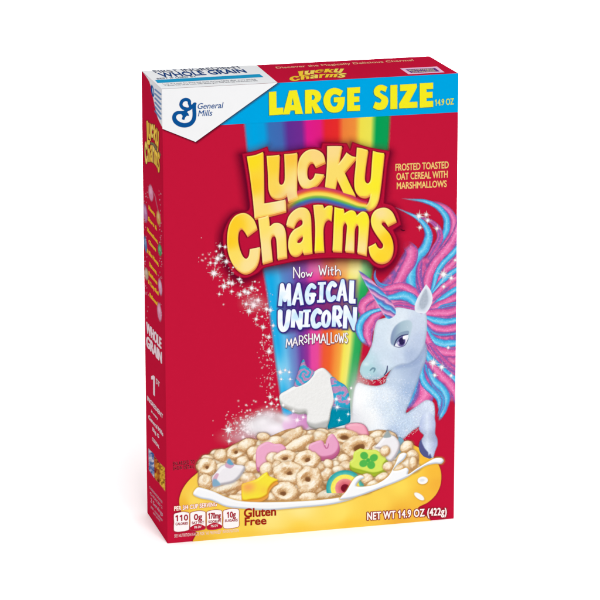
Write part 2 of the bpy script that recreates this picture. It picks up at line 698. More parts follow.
lt = Print(265, 82, 437, 120, 0.33)
o1, o2, z = (260, 80), (360, 80), 5.4545
YEL = rgb(246, 236, 34)
LG = [
    (P("48,65s 88,62s 90,152s 126,150s 126,187s 50,193s", o1, z), []),
    (P("124,188s 158,58s 200,55s 234,184s 192,186s 188,165s 166,166s 160,187s", o1, z), [P("171,136s 185,135s 178,98s", o1, z)]),
    (P("245,55s 290,52 320,62 332,88 325,112 308,125s 342,178s 300,181s 282,140s 282,182s 245,184s", o1, z), [P("282,80s 293,83 298,95 292,107 282,109s", o1, z)]),
    (P("452,60s 428,47 400,43 366,58 347,95 348,132 370,167 405,178 440,168 458,135 462,92s 402,95s 402,121s 424,121s 415,142 396,143 384,122 385,97 400,79 420,80 436,90s", o1, z), []),
    (P("475,42s 545,38s 545,70s 512,72s 512,90s 541,89s 541,118s 512,120s 512,138s 545,136s 545,167s 475,170s", o1, z), []),
    (P("148,38s 120,26 92,32 75,55 80,82 105,98 116,110 106,124 82,118s 70,150s 100,163 135,155 152,125 148,95 122,78 108,66 116,56 138,66s", o2, z), []),
    (P("165,28s 203,26s 203,157s 165,159s", o2, z), []),
    (P("218,25s 308,20s 310,40s 268,120s 312,118s 312,150s 214,155s 212,130s 256,58s 218,60s", o2, z), []),
    (P("325,18s 398,14s 398,48s 362,50s 362,66s 395,64s 395,96s 362,98s 362,115s 398,113s 398,147s 325,151s", o2, z), [])]
for q, h in LG:
    lt.poly(q, rgb(20, 130, 110), f=.8, op=.7, holes=h, off=(-.45, .45), grow=.1)
for q, h in LG:
    lt.poly(q, YEL, f=.45, holes=h)
lt.build("size_lettering", on_front, 4, front)
text("weight_lettering", on_front, [("14.9 OZ", (435.0, 105.6), (453.6, 104.2), (435.0, 99.6))], YEL, 4, front, bold=.012)

# ---- maker emblem and name on the corner label
em = Print(172, 95, 200, 130, 0.25)
NAVY = rgb(12, 82, 150)
o = (180, 95); z = 12.0
em.stroke(P("128,150 112,100 108,70 70,52 25,72 10,115 30,150 75,168 110,165 150,130 178,108", o, z), [2.6, 3.3, 3.4, 3.3, 3.3, 3.3, 3.5, 3.5, 3.2, 2.6], NAVY, f=.35)
em.stroke(P("183,104 172,110 168,150 172,240 160,300 120,345 60,362 0,352 -50,320 -72,275 -62,235 -30,212 20,208 60,200 85,180", o, z), [2.4, 3.6, 3.9, 4.0, 4.2, 4.5, 4.6, 4.5, 4.0, 3.7, 3.2, 3.0, 2.6], NAVY, f=.35)
em.poly(P("60,190s 95,215s 110,250s 80,248s 60,270s 50,300s 20,290s 30,250s 10,225s", o, z), NAVY, f=.4)
em.build("maker_emblem", on_front, 5, front)
text("maker_lettering", on_front, [("General", (197.6, 108.9), (223.4, 107.8), (197.6, 103.3)),
                                   ("Mills", (197.9, 116.1), (212.2, 115.5), (197.9, 110.4))], NAVY, 5, front, bold=.006, shear=.22)
text("claim_lettering", on_front, [("FROSTED TOASTED", (395.5, 170.7), (448.5, 168.0), (395.5, 164.1)),
                                   ("OAT CEREAL WITH", (396.5, 179.9), (447.5, 177.4), (396.5, 173.3)),
                                   ("MARSHMALLOWS", (396.8, 189.0), (446.5, 186.8), (396.8, 182.6))], rgb(250, 205, 120), 2, front, bold=.018)

# ---- title: plate, arc and letters
R1, R2, R3 = (220, 140), (280, 140), (330, 140)
Q1, Q2, Q3 = (220, 200), (275, 200), (330, 200)
z = 7.5
PLATE = [(241.8, 153.5, 1), (255, 151), (267.2, 146.5, 1), (268.8, 151.4, 1), (282, 151.6), (297, 149.8), (310, 147.5), (321, 148, 1), (322.2, 142.7, 1),
         (346.7, 143.3, 1), (350, 150, 1), (352.3, 142, 1), (368.7, 147.3), (390.2, 151, 1), (387.5, 165), (385.8, 182), (384, 203, 1), (392.7, 205.5), (398, 213),
         (401.3, 224.7, 1), (393.2, 230, 1), (397.3, 240), (396.9, 253), (391.3, 262.7), (382, 268.2), (373.5, 265.6), (367, 260), (355, 258.7),
         (328.3, 258), (301.7, 260.2), (278, 264.7), (263.5, 268), (257.3, 273.3), (245, 278), (234.7, 274.7), (228, 265.3), (223.6, 250.7), (222.9, 234.7),
         (228, 221.3), (236, 212.9), (248.7, 209.5), (248.2, 194), (245.3, 173.3)]
LET = [
    (P("200,122s 262,112 322,88s 326,250 328,475s 410,462 490,445s 493,530s 380,560 258,585s 245,440 222,260", R1, z), []),
    (P("348,118s 395,116 445,110s 441,210 438,300 446,328 460,335 474,326 484,296 484,200 480,105s 530,102 577,95s 575,250 574,380s 582,432s 512,460s 500,408s 470,430 420,436 382,416 363,370 358,250", R1, z), []),
    (P("337,165s 325,110 288,78 240,68 190,85 150,130 131,200 132,275 150,332 190,362 240,355 290,320 331,258s 262,250s 250,282 225,300 206,280 200,235 208,190 228,165 248,168 266,198s", R2, z), []),
    (P("352,45s 408,44 463,45s 450,110 438,178s 470,135 498,92s 535,118 573,128s 525,185 481,238s 520,325 565,415s 520,408 475,395s 450,340 426,290s 420,325 412,366s 372,360 336,350s 350,200", R2, z), []),
    (P("200,55s 240,62 283,75s 268,170 257,270 262,308 283,325 303,300 312,190 320,80s 362,92 405,98s 392,220 378,340 362,440 335,495 290,522 250,505s 285,470 303,405s 262,425 215,412 186,370 181,300 192,180", R3, z), []),
    (P("277,210s 255,150 215,110 170,96 110,120 70,180 53,270 56,370 80,450 120,510 170,543 215,540 265,500 290,440 299,352s 222,368s 215,418 195,440 170,420 145,360 132,290 138,230 158,208 180,228 203,266s", Q1, z), []),
    (P("285,137s 325,128 362,115s 368,160 372,196 400,175 440,172 475,195 490,240 495,320 500,425s 465,432 430,440s 426,360 420,290 408,262 390,262 378,295 384,370 392,450s 355,462 318,472s 306,330", Q1, z), []),
    (P("83,187s 100,125 140,78 190,55 238,65 264,110 271,250 277,390s 245,396 212,400s 207,375s 180,405 145,415 112,395 98,345 106,275 138,225 180,200 204,180 202,145 180,138 158,160 138,205s", Q2, z),
     [P("206,265 182,275 163,300 168,320 188,319 206,296", Q2, z)]),
    (P("285,38s 320,34 358,36s 368,62s 395,42 430,42s 425,95 420,150s 395,138 372,160 360,210 361,300 366,382s 330,383 295,386s 300,200", Q2, z), []),
    (P("32,50s 65,60 102,65s 105,100s 150,76 185,85 200,115s 238,86 274,97 290,140 285,230 270,410s 235,400 203,391s 210,300 213,195 198,178 183,210 180,300 178,386s 145,384 112,380s 118,300 126,190 110,160 94,190 90,290 86,382s 50,380 18,378s 26,200", Q3, z), []),
    (P("496,155s 470,95 430,62 385,58 335,80 308,130 311,190 340,245 372,290 396,328 393,355 375,364 355,350 341,322s 312,338 287,350s 300,410 340,455 390,468 440,445 468,390 470,320 450,260 410,210 384,178 390,155 410,158 431,189s", Q3, z), []),
]
GOLD, CREAM, BRIGHT, WARM = rgb(253, 206, 42), rgb(252, 226, 150), rgb(252, 236, 48), rgb(250, 218, 96)
TCOL = blend_points([(253, 160, rgb(252, 222, 36)), (255, 185, rgb(253, 208, 50)), (258, 207, rgb(253, 222, 125)), (280, 205, rgb(252, 228, 165)),
                     (272, 165, rgb(252, 212, 60)), (274, 190, rgb(252, 214, 90)), (292, 158, rgb(252, 200, 70)), (292, 192, CREAM), (305, 158, rgb(251, 222, 120)),
                     (303, 178, CREAM), (315, 155, rgb(253, 215, 130)), (320, 182, WARM), (332, 150, rgb(252, 220, 140)), (335, 175, rgb(252, 222, 110)), (350, 185, rgb(252, 226, 70)),
                     (362, 155, rgb(253, 220, 90)), (378, 160, BRIGHT), (375, 185, BRIGHT), (375, 205, rgb(252, 236, 90)), (235, 225, GOLD), (230, 240, GOLD), (234, 258, rgb(253, 222, 100)),
                     (248, 265, CREAM), (258, 252, CREAM), (265, 225, rgb(253, 226, 110)), (265, 250, CREAM), (283, 250, rgb(252, 224, 120)), (280, 230, CREAM), (297, 215, rgb(252, 220, 125)),
                     (295, 248, rgb(252, 226, 90)), (308, 235, rgb(252, 228, 80)), (318, 215, WARM), (320, 245, BRIGHT), (337, 215, BRIGHT), (338, 245, rgb(252, 230, 90)), (352, 218, BRIGHT),
                     (352, 248, CREAM), (366, 220, BRIGHT), (364, 248, CREAM), (380, 213, CREAM), (376, 225, rgb(253, 230, 100)), (388, 240, rgb(253, 208, 40)), (380, 257, rgb(253, 215, 50)), (372, 250, rgb(254, 224, 60))], 3.0)

pl = Print(214, 134, 412, 290, 0.42)
pl.poly(PLATE, rgb(92, 6, 44), f=17, op=.60, grow=2.6, off=(-1.2, 2.2))
pl.poly(PLATE, rgb(92, 6, 44), f=7, op=.35, grow=1.2, off=(-.6, 1.5))
pl.poly(PLATE, rgb(158, 10, 44), f=.6, grow=.15)
pl.poly(PLATE, rgb(192, 24, 60), f=.9, grow=-.9)
pl.poly(PLATE, lambda X_, Y_, d: ramp(np.clip(-d / 6, 0, 1), [(0, rgb(180, 16, 52)), (1, rgb(190, 20, 58))]), f=1, grow=-1.8)
pl.stroke([(401, 229.6), (403.5, 230.5), (405, 230)], [1, .8, .2], rgb(60, 8, 30), f=.6)
pl.build("title_plate", on_front, 3, front)

ARCC = [(-1.2, rgb(178, 40, 85)), (-.85, rgb(205, 62, 100)), (-.62, rgb(226, 90, 70)), (-.45, rgb(240, 150, 60)), (-.25, rgb(248, 216, 84)), (0.0, rgb(246, 226, 92)),
        (.16, rgb(150, 190, 76)), (.34, rgb(92, 170, 98)), (.5, rgb(66, 128, 176)), (.68, rgb(70, 96, 168)), (.82, rgb(112, 82, 150)), (1.2, rgb(158, 60, 110))]


def title(p, tf=lambda q: q, sc=1.0, fx=False):
    def T(q):
        return [tuple(tf((r[0], r[1]))) + ((r[2],) if len(r) > 2 else ()) for r in q]
    inv = None
    for q, h in LET:
        p.poly(T(q), rgb(96, 4, 34), f=2.6 * sc, op=.85, holes=[T(g) for g in h], grow=1.1 * sc, off=(.35 * sc, .9 * sc))
    for q, h in LET:
        p.poly(T(q), rgb(226, 132, 62), f=.7 * sc, holes=[T(g) for g in h], off=(.6 * sc, 1.9 * sc))
        p.poly(T(q), rgb(238, 160, 84), f=.7 * sc, holes=[T(g) for g in h], off=(.35 * sc, 1.2 * sc))


tp = Print(224, 144, 404, 278, 0.33)
title(tp)
# the arc is laid before the fills so that the letters' edges stay crisp
tp.stroke([(285, 210.5), (292, 203), (301, 198), (313, 195), (325, 195.3), (337, 198), (349, 202), (359, 205.5), (369, 206.5)],
          [10, 14, 16, 16, 16, 16, 14.5, 12, 8], lambda X_, Y_, s_, t_: ramp(-s_, ARCC), f=1.2, fade=(.22, .04))
for i, (q, h) in enumerate(LET):
    if i < 5:
        tp.poly(q, rgb(232, 145, 70), f=.6, holes=h, off=(.5, 1.5), clipto=lambda X_, Y_: (Y_ < 186 + 0 * X_) | (X_ < 285))
    if i == 4:
        tp.poly(q, TCOL, f=.5, holes=h, clipto=lambda X_, Y_: np.clip((X_ - 362) / 10, 0, 1) * (Y_ > 196) + (Y_ <= 196))
    else:
        tp.poly(q, TCOL, f=.5, holes=h)
    # thin bright bevel on the upper left edge of each letter
    qq = smooth(q)
    sl = tp.crop(qq[:, 0].min() - 1, qq[:, 1].min() - 1, qq[:, 0].max() + 1, qq[:, 1].max() + 1)
    XX, YY = tp.X[sl], tp.Y[sl]
    lo_ = [qq] + [smooth(g) for g in h]
    d0 = sdf_poly(XX, YY, lo_)
    gy, gx = np.gradient(d0, tp.s)
    edge = np.exp(-((d0 + .75) / .5) ** 2)
    lit = np.clip(-(0.6 * gx + 0.8 * gy), 0, 1)
    dim = np.clip(0.6 * gx + 0.8 * gy, 0, 1)
    ok_ = (YY < 196) | (XX > 366) if i == 4 else True
    tp.over(sl, rgb(255, 250, 190), edge * lit * .55 * ok_)
    tp.over(sl, rgb(248, 196, 68), edge * dim * .6 * ok_)
tp.glow(287, 196, 9, 5, rgb(226, 150, 120), .25, keep=True)
tp.build("title_lettering", on_front, 4, front)

# ---- lettering inside the beam
G = {
    'M': ["0,1 .13,0 .5,.72 .87,0 1,1"], 'A': ["0,1 .5,0 1,1", ".2,.68 .8,.68"], 'G': ["1,.12 .6,0 .18,.2 0,.6 .3,.98 .8,.9 .85,.55s", ".5,.55 1.05,.55"],
    'I': [".5,0 .5,1"], 'i': ["0,.3 0,1", "0,0 0,.05"], 'C': ["1,.12 .6,0 .18,.2 0,.55 .25,.95 .65,.98 1,.85"], 'L': ["0,0 0,1 1,1"],
    'U': ["0,0 .1,.75 .4,1 .75,.9 .9,.6 1,0"], 'N': ["0,1 0,0 1,1 1,0"], 'O': [".5,0 .1,.2 0,.55 .2,.93 .5,1 .82,.9 1,.5 .88,.15 .5,0"],
    'R': ["0,1 0,0 .6,0 .95,.22 .8,.5 0,.55", ".35,.55 1,1"], 'S': [".95,.12 .5,0 .08,.2 .3,.45 .8,.58 .95,.8 .5,1 0,.88"], 'H': ["0,0 0,1", "1,0 1,1", "0,.5 1,.5"],
    'W': ["0,0 .25,1 .5,.35 .75,1 1,0"], 't': [".5,0 .45,.9 .8,1", "0,.35 1,.3"], 'h': ["0,0 0,1", "0,.65 .5,.42 .9,.6 .95,1"]}
SMOOTH = set("GCUOSRh")


def glyph(p, ch, x0, x1, y0, y1, w, c, f=.45, grow=0, off=(0, 0), butt=True, lean=0.0, op=1):
    w0 = w
    for gi, g in enumerate(G[ch]):
        w = w0 * (.55 if ch == 'A' and gi == 1 and butt else 1)
        pts = []
        for q in g.split():
            sh_ = q.endswith('s')
            u, v = [float(k_) for k_ in q.rstrip('s').split(',')]
            pts.append((x0 + w0 / 2 + u * (x1 - x0 - w0) + lean * (0.5 - v), y0 + (w / 2 if not butt else w * .0) + v * (y1 - y0 - (0 if butt else w)), sh_ or ch in 'R'))
        p.stroke(pts, w, c, f=f, butt=butt, sm=ch in SMOOTH and ch not in 'R', grow=grow, off=off, op=op)


def Z(x, y):
    return 270 + x / 6.0, 255 + y / 6.0


mg = Print(270, 258, 366, 352, 0.3)
WORDS = [("MAGICAL", [(50, 130, 180, 305), (130, 206, 176, 300), (208, 276, 168, 298), (284, 332, 162, 285), (334, 400, 155, 282), (398, 468, 154, 276), (474, 530, 152, 277)]),
         ("UNICORN", [(43, 124, 338, 462), (126, 196, 336, 435), (196, 242, 328, 432), (242, 312, 318, 442), (306, 366, 328, 436), (372, 438, 314, 430), (438, 520, 312, 440)])]
DEEP = rgb(58, 44, 132)
# violet block behind both words
mg.poly(P("48,185s 200,165s 330,150s 525,145s 530,285s 525,330s 515,450s 380,445s 240,450s 90,475s 42,330s", (270, 255), 6), rgb(98, 44, 146), f=6, op=.55, grow=-.5)
WD = {'M': 4.0, 'A': 3.6, 'G': 4.2, 'I': 4.0, 'C': 4.6, 'L': 4.8, 'U': 4.9, 'N': 4.2, 'O': 3.8, 'R': 4.0}
for pas in range(3):
    for wd, bx in WORDS:
        for ch, (xa, xb, ya, yb) in zip(wd, bx):
            (X0, Y0), (X1, Y1) = Z(xa, ya), Z(xb, yb)
            w_ = WD[ch]
            kw = dict(butt=True, lean=.9)
            if ch in 'GCO U':
                Y0 += w_ / 2; Y1 -= w_ / 2
                if ch == 'U': Y0 -= w_ / 2
            if ch == 'I':
                gr_ = (1.1, .75, 0)[pas]
                fc_ = ((rgb(40, 34, 110), 2.6, .7), (DEEP, .8, 1), (rgb(236, 247, 254), .45, 1))[pas]
                for yy_, dl in ((Y0, .45), (Y1 - 2.6, -.45)):
                    mg.poly([(X0 + dl, yy_ + .1, 1), (X1 + dl, yy_ - .3, 1), (X1 + dl, yy_ + 2.4, 1), (X0 + dl, yy_ + 2.7, 1)], fc_[0], f=fc_[1], op=fc_[2], grow=gr_)
            if pas == 0:
                glyph(mg, ch, X0, X1, Y0, Y1, w_, rgb(40, 34, 110), f=2.6, grow=1.1, off=(.3, .6), op=.7, **kw)
            elif pas == 1:
                glyph(mg, ch, X0, X1, Y0, Y1, w_, DEEP, f=.8, grow=.75, off=(.1, .25), **kw)
            else:
                glyph(mg, ch, X0, X1, Y0, Y1, w_, lambda X_, Y_, *_: ramp(np.clip(fnoise(X_, Y_, 9, 4), 0, 1), [(.3, rgb(206, 236, 252)), (.6, rgb(248, 252, 255))]), f=.45, **kw)
WH = rgb(255, 253, 252)
NW = [('N', 138, 180, 70, 140), ('O', 185, 211, 100, 136), ('W', 213, 255, 100, 130), ('W', 290, 342, 60, 122), ('i', 348, 352, 72, 122), ('t', 358, 384, 70, 123), ('h', 390, 426, 62, 122)]
MM = [('M', 93, 135, 500, 556), ('A', 133, 168, 492, 545), ('R', 172, 203, 482, 540), ('S', 203, 225, 476, 528), ('H', 229, 257, 470, 535), ('M', 260, 302, 470, 530), ('A', 302, 336, 470, 530),
      ('L', 339, 361, 465, 538), ('L', 363, 386, 463, 530), ('O', 386, 409, 474, 524), ('W', 409, 446, 466, 528), ('S', 446, 468, 464, 530)]
for pas in range(2):
    for st in (NW, MM):
        for ch, xa, xb, ya, yb in st:
            (X0, Y0), (X1, Y1) = Z(xa, ya), Z(xb, yb)
            if pas == 0:
                glyph(mg, ch, X0, X1, Y0, Y1, 1.05, rgb(90, 40, 90), f=1.3, grow=.4, off=(.3, .5), op=.55, butt=False)
            else:
                glyph(mg, ch, X0, X1, Y0, Y1, 1.1, WH, f=.5, butt=False)
mg.build("slogan_lettering", on_front, 3.5, front)

# ---- unicorn
un = Print(334, 196, 460, 470, 0.38)
ZA, ZB, ZC, zz = (355, 260), (355, 340), (350, 190), 5.714
zc = 5.4545
PINK, PINK2, BLUE, BLUE2, PURP = rgb(222, 92, 158), rgb(240, 138, 190), rgb(62, 176, 228), rgb(140, 212, 242), rgb(134, 92, 170)


def strand(o_, z_, s, w, a, b, fade=(0.0, 0.0), seed=1, f=.9):
    w = [k_ * 1.38 / z_ for k_ in w]

    def colf(X_, Y_, s_, t_):
        n = fnoise(X_, Y_, 1.2, seed, 2)
        u = s_ + (fnoise(X_, Y_, 5, seed + 3, 2) - .5) * .35
        c_ = ramp(u, [(-1, PURP * .9), (-.62, a), (-.15, b), (.2, b * .45 + a * .55), (.62, a * .97), (1, PURP)])
        g = (vnoise(X_, Y_, .55, seed + 7) > .88)[..., None]
        return np.clip(c_ + (n[..., None] - .5) * .08 + g * .16, 0, 1)
    un.stroke(P(s, o_, z_), w, colf, f=f, fade=fade)


def under(X_, Y_, d):
    n = fnoise(X_ + Y_ * .4, Y_ - X_ * .4, 5, 77, 2)
    return np.clip(ramp(n, [(.2, PURP), (.5, PINK * .95), (.8, PINK2 * .95)]) + (fnoise(X_, Y_, .8, 78, 2)[..., None] - .5) * .1, 0, 1)


un.poly([(414, 262), (428, 256), (440, 240), (450, 222), (462, 215), (462, 392), (452, 400), (440, 385), (425, 372), (420, 330), (424, 300), (412, 285)], under, f=6)
un.poly([(380, 285), (395, 268), (405, 252), (412, 246), (418, 262), (420, 290), (400, 300), (372, 292)], under, f=4)
un.poly([(362, 305), (372, 288), (395, 283), (416, 296), (410, 312), (384, 314), (374, 330), (366, 345), (360, 325)], under, f=3)
# far mane, from the outside in
strand(ZC, zc, "400,62 470,72 530,105 565,160 560,240 520,310 470,370 440,440 425,520", [4, 14, 22, 26, 36, 40, 40, 36, 40], PINK, PINK2, (.2, 0), 1)
strand(ZC, zc, "275,45 340,52 410,62 475,90 520,140 528,200 505,260 465,320 430,380", [2, 8, 16, 22, 28, 30, 24, 20, 12], BLUE, BLUE2, (.25, .1), 2)
strand(ZC, zc, "330,125 390,150 440,170 480,210 490,265 460,320 420,380", [2, 6, 14, 22, 26, 26, 14], PINK, PURP, (.2, .1), 3)
strand(ZC, zc, "240,92 300,118 360,148 410,195 428,250 408,315 365,370 338,430 332,520 350,570", [2, 7, 14, 24, 34, 40, 42, 42, 44, 40], BLUE, BLUE2, (.2, 0), 4)
strand(ZC, zc, "312,302 335,335 325,390 290,445 262,500 235,540", [36, 52, 52, 48, 44, 26], PINK, PINK2, (.12, .1), 5)
strand(ZC, zc, "600,180 575,250 530,320 475,385 440,440 420,500 425,570", [30, 38, 42, 44, 42, 40, 40], PINK, PINK2, (0, 0), 6)
strand(ZC, zc, "390,380 375,430 378,490 395,550", [10, 24, 26, 26], PURP, PINK, (.15, 0), 7)
strand(ZC, zc, "600,300 560,345 515,390 480,440 462,500 450,560", [20, 24, 24, 24, 24, 24], BLUE, BLUE2, (0, 0), 8)
strand(ZC, zc, "600,350 560,400 520,440 490,490 470,560", [20, 26, 24, 22, 20], PINK, PINK2, (0, 0), 9)
strand(ZC, zc, "600,420 550,455 500,500 460,560", [18, 24, 24, 24], BLUE, BLUE2, (0, 0), 10)
strand(ZC, zc, "600,470 550,500 500,535 450,590", [22, 26, 26, 24], PINK, PINK2, (0, 0), 11)
strand(ZA, zz, "430,290 480,235 530,195 590,160", [20, 26, 26, 24], BLUE, BLUE2, (0, 0), 12)
strand(ZA, zz, "420,300 470,262 530,235 590,205", [24, 32, 30, 30], PINK, PINK2, (0, 0), 13)
strand(ZA, zz, "430,330 490,270 540,255 590,245", [10, 16, 16, 16], BLUE, PURP, (0, 0), 14)
strand(ZA, zz, "400,300 470,300 530,300 590,282", [30, 36, 36, 36], PINK, PINK2, (0, 0), 15)
strand(ZA, zz, "410,330 460,345 520,352 590,340", [20, 32, 32, 26], BLUE, BLUE2, (0, 0), 16)
strand(ZA, zz, "410,350 450,385 520,398 590,378", [16, 30, 34, 30], PINK, PINK2, (0, 0), 17)
strand(ZA, zz, "405,370 450,415 520,425 590,415", [10, 18, 20, 16], PURP, BLUE, (0, 0), 18)
strand(ZA, zz, "400,380 440,450 510,478 590,470", [18, 34, 36, 30], BLUE, BLUE2, (0, 0), 19)
strand(ZA, zz, "400,410 440,495 510,525 590,530", [18, 34, 40, 36], PINK, PINK2, (0, 0), 20)
strand(ZB, zz, "430,30 490,110 540,160 600,200", [20, 36, 40, 34], PINK, PURP, (0, 0), 21)
strand(ZB, zz, "400,60 430,110 490,165 540,205 600,245", [18, 34, 36, 30, 26], BLUE, BLUE2, (0, 0), 22)
strand(ZB, zz, "430,130 480,190 540,250 570,300 585,400", [20, 40, 44, 34, 4], PINK, PINK2, (0, .15), 23)
strand(ZB, zz, "415,170 450,230 500,280 522,330 505,400 478,460", [20, 34, 36, 34, 26, 4], BLUE, BLUE2, (0, .1), 24)
strand(ZB, zz, "395,150 410,230 450,290 490,330 495,380 470,440", [24, 34, 34, 30, 22, 4], BLUE, PURP, (0, .1), 25)
strand(ZB, zz, "375,190 395,260 400,320 360,365 300,390", [40, 62, 70, 50, 16], PINK, PINK2, (0, .2), 26)
strand(ZB, zz, "360,220 345,290 320,350 280,400", [20, 30, 32, 10], PURP, BLUE, (0, .2), 27)
strand(ZB, zz, "385,110 378,190 398,250 450,300 480,345 478,400", [14, 30, 32, 30, 22, 6], BLUE, BLUE2, (0, .1), 28)
# body: neck, chest and raised foreleg
BODYC = blend_points([(380, 318, rgb(214, 226, 240)), (400, 320, rgb(208, 220, 236)), (417, 318, rgb(196, 210, 230)), (372, 345, rgb(212, 226, 240)), (395, 350, rgb(222, 232, 244)),
                      (412, 350, rgb(188, 202, 226)), (422, 345, rgb(160, 176, 210)), (405, 365, rgb(176, 194, 220)), (393, 378, rgb(196, 212, 232)), (418, 370, rgb(166, 184, 216)), (410, 390, rgb(168, 190, 222)),
                      (385, 395, rgb(228, 238, 248)), (365, 395, rgb(244, 249, 252)), (370, 415, rgb(246, 250, 253)), (390, 410, rgb(214, 228, 242)), (402, 408, rgb(190, 208, 232)),
                      (405, 425, rgb(196, 214, 236)), (420, 415, rgb(206, 218, 238)), (428, 405, rgb(216, 226, 244)), (432, 425, rgb(190, 204, 232)), (395, 432, rgb(180, 200, 228)), (378, 435, rgb(226, 236, 246))], 3)


def furry(X_, Y_, d):
    c_ = BODYC(X_, Y_)
    n = fnoise(X_, Y_, .9, 31, 2) - .5
    g = vnoise(X_, Y_, .5, 33) > .86
    dens = np.clip((Y_ - 370) / 30, .25, 1)
    e = np.clip(1 + d / 2.6, 0, 1) * .10
    return np.clip(c_ + (n * .12 * dens)[..., None] + (g * .13 * dens)[..., None] - e[..., None], 0, 1)


CHEST = P("180,215 170,245 120,262 60,255 15,245 -5,290 -15,400 -10,500 0,590 120,610 240,585 330,515 375,488s 372,520 392,545 375,590 400,625s 465,610 462,560 445,510 452,460 455,400 444,355 405,342 350,378 290,415 318,340 345,270 375,190 405,110 410,40 380,0 250,40 220,140", ZB, zz)
un.poly(CHEST, furry, f=1.6)
# hoof
z8 = (375, 420)
def lower_leg(un):
    un.poly(P("345,145 328,190 335,235 360,268 385,280 412,288 428,272 405,235 385,200 372,170", z8, 7.5), rgb(84, 88, 140), f=.7)
    un.poly(P("352,-30 335,30 330,70 362,95 376,112 348,150 368,205 384,226 396,240 402,264 412,252 422,274 432,284 445,240 462,190 465,145 448,100 452,20 430,-40 390,-60", z8, 7.5),
            lambda X_, Y_, d: np.clip(ramp(np.clip((X_ - 418) / 20, 0, 1), [(0, rgb(170, 184, 222)), (.45, rgb(222, 232, 248)), (1, rgb(160, 170, 214))]) + (fnoise(X_, Y_, 1, 5)[..., None] - .5) * .1, 0, 1), f=1.6)


lower_leg(un)
# face
HEAD = P("225,275 180,325 128,345 110,395 98,470 70,540 38,590 27,635 45,668 78,682 122,682 158,668 178,650 215,620 262,600 310,595 360,560 392,500 408,420 410,330 395,290 330,275 270,268", ZA, zz)
HC = blend_points([(380, 325, rgb(216, 230, 242)), (378, 345, rgb(212, 226, 240)), (400, 318, rgb(226, 236, 246)), (395, 340, rgb(228, 238, 247)), (414, 325, rgb(206, 218, 236)),
                   (420, 340, rgb(192, 206, 230)), (398, 358, rgb(206, 220, 238)), (410, 355, rgb(178, 194, 222)), (385, 362, rgb(214, 228, 242)), (368, 360, rgb(196, 224, 234)), (366, 370, rgb(178, 212, 222)),
                   (378, 368, rgb(190, 214, 228)), (374, 377, rgb(168, 196, 214))], 3)
un.poly(HEAD, lambda X_, Y_, d: np.clip(HC(X_, Y_) + (fnoise(X_, Y_, 1, 41)[..., None] - .5) * .06 - (np.clip(1 + d / 2.2, 0, 1) * .10)[..., None], 0, 1), f=.8)
# cheek line and jaw shade
un.stroke(P("215,622 262,606 320,596 370,560 395,490", ZA, zz), [1.5, 3.5, 5, 6, 3], rgb(138, 158, 198), f=4, op=.5, fade=(.1, .3))
un.ell(368.5, 369.5, 8.5, 6.5, rgb(176, 216, 224), rot=25, f=5, op=.7, keep=True)
un.stroke(P("86,630 100,618 112,622 106,640", ZA, zz), [1.2, 1.8, 2, .6], rgb(96, 132, 150), f=.9, op=.8)
un.stroke(P("184,605 180,635 165,658", ZA, zz), [.9, 1.4, .8], rgb(56, 62, 104), f=.6)
un.glow(366, 364, 3.5, 2, rgb(236, 248, 250), .6)
# eye
un.poly(P("206,478 205,430 225,382 262,352 305,342 325,362 322,400 308,450 285,485 240,492", ZA, zz), lambda X_, Y_, d: ramp(np.clip((X_ - 391) / 20, 0, 1), [(0, rgb(120, 140, 176)), (.5, rgb(164, 190, 204)), (1, rgb(186, 208, 220))]), f=2.0, op=.9)
un.poly(P("224,488 238,450 268,422 300,416 302,448 282,482 248,494", ZA, zz), rgb(238, 240, 248), f=.6)
un.ell(355 + 262 / zz, 260 + 462 / zz, 4.4, 5.4, rgb(104, 90, 150), f=.7)
un.ell(355 + 266 / zz, 260 + 464 / zz, 2.7, 3.6, rgb(44, 36, 84), f=.7)
un.ell(355 + 282 / zz, 260 + 440 / zz, 1.6, 2.4, rgb(250, 250, 255), rot=25, f=.6)
un.ell(355 + 246 / zz, 260 + 474 / zz, 1.1, 1.6, rgb(190, 180, 220), f=.6)
un.stroke(P("222,492 234,450 262,424 302,412", ZA, zz), [.7, 1.5, 1.6, .8], rgb(70, 76, 120), f=.6)
un.stroke(P("226,492 250,498 284,486 304,448", ZA, zz), [.5, .8, .8, .5], rgb(110, 110, 150), f=.6)
un.poly(P("214,474 232,436 262,412 304,404 304,424 276,432 252,448 232,478", ZA, zz), rgb(138, 160, 184), f=.9)
un.stroke(P("224,488 236,456 262,434 302,424", ZA, zz), [.8, 1.3, 1.3, .8], rgb(62, 64, 110), f=.6)
# forelock
strand(ZA, zz, "70,330 40,285 55,240 110,205 165,190", [14, 34, 40, 36, 24], PINK, PINK2, (.1, 0), 51)
strand(ZA, zz, "150,282 95,298 45,335 22,390 35,440 60,480", [10, 26, 34, 34, 26, 6], BLUE, BLUE2, (0, .1), 52)
strand(ZA, zz, "150,300 105,330 75,380 72,430 88,500", [10, 36, 44, 38, 6], PINK, PINK2, (0, .1), 53)
strand(ZA, zz, "118,52 112,95 135,135 180,152 225,150", [3, 9, 16, 22, 16], BLUE, PURP, (.15, .1), 54)
strand(ZA, zz, "150,170 200,160 270,150 330,185 368,240 380,290", [16, 28, 36, 44, 40, 24], PINK, PINK2, (.1, 0), 55)
strand(ZA, zz, "175,215 225,210 280,205 330,225 355,270", [14, 30, 44, 44, 26], BLUE, BLUE2, (.08, 0), 56)
strand(ZA, zz, "200,262 250,255 300,262 345,275", [12, 22, 24, 18], PINK, PURP, (.05, 0), 57)
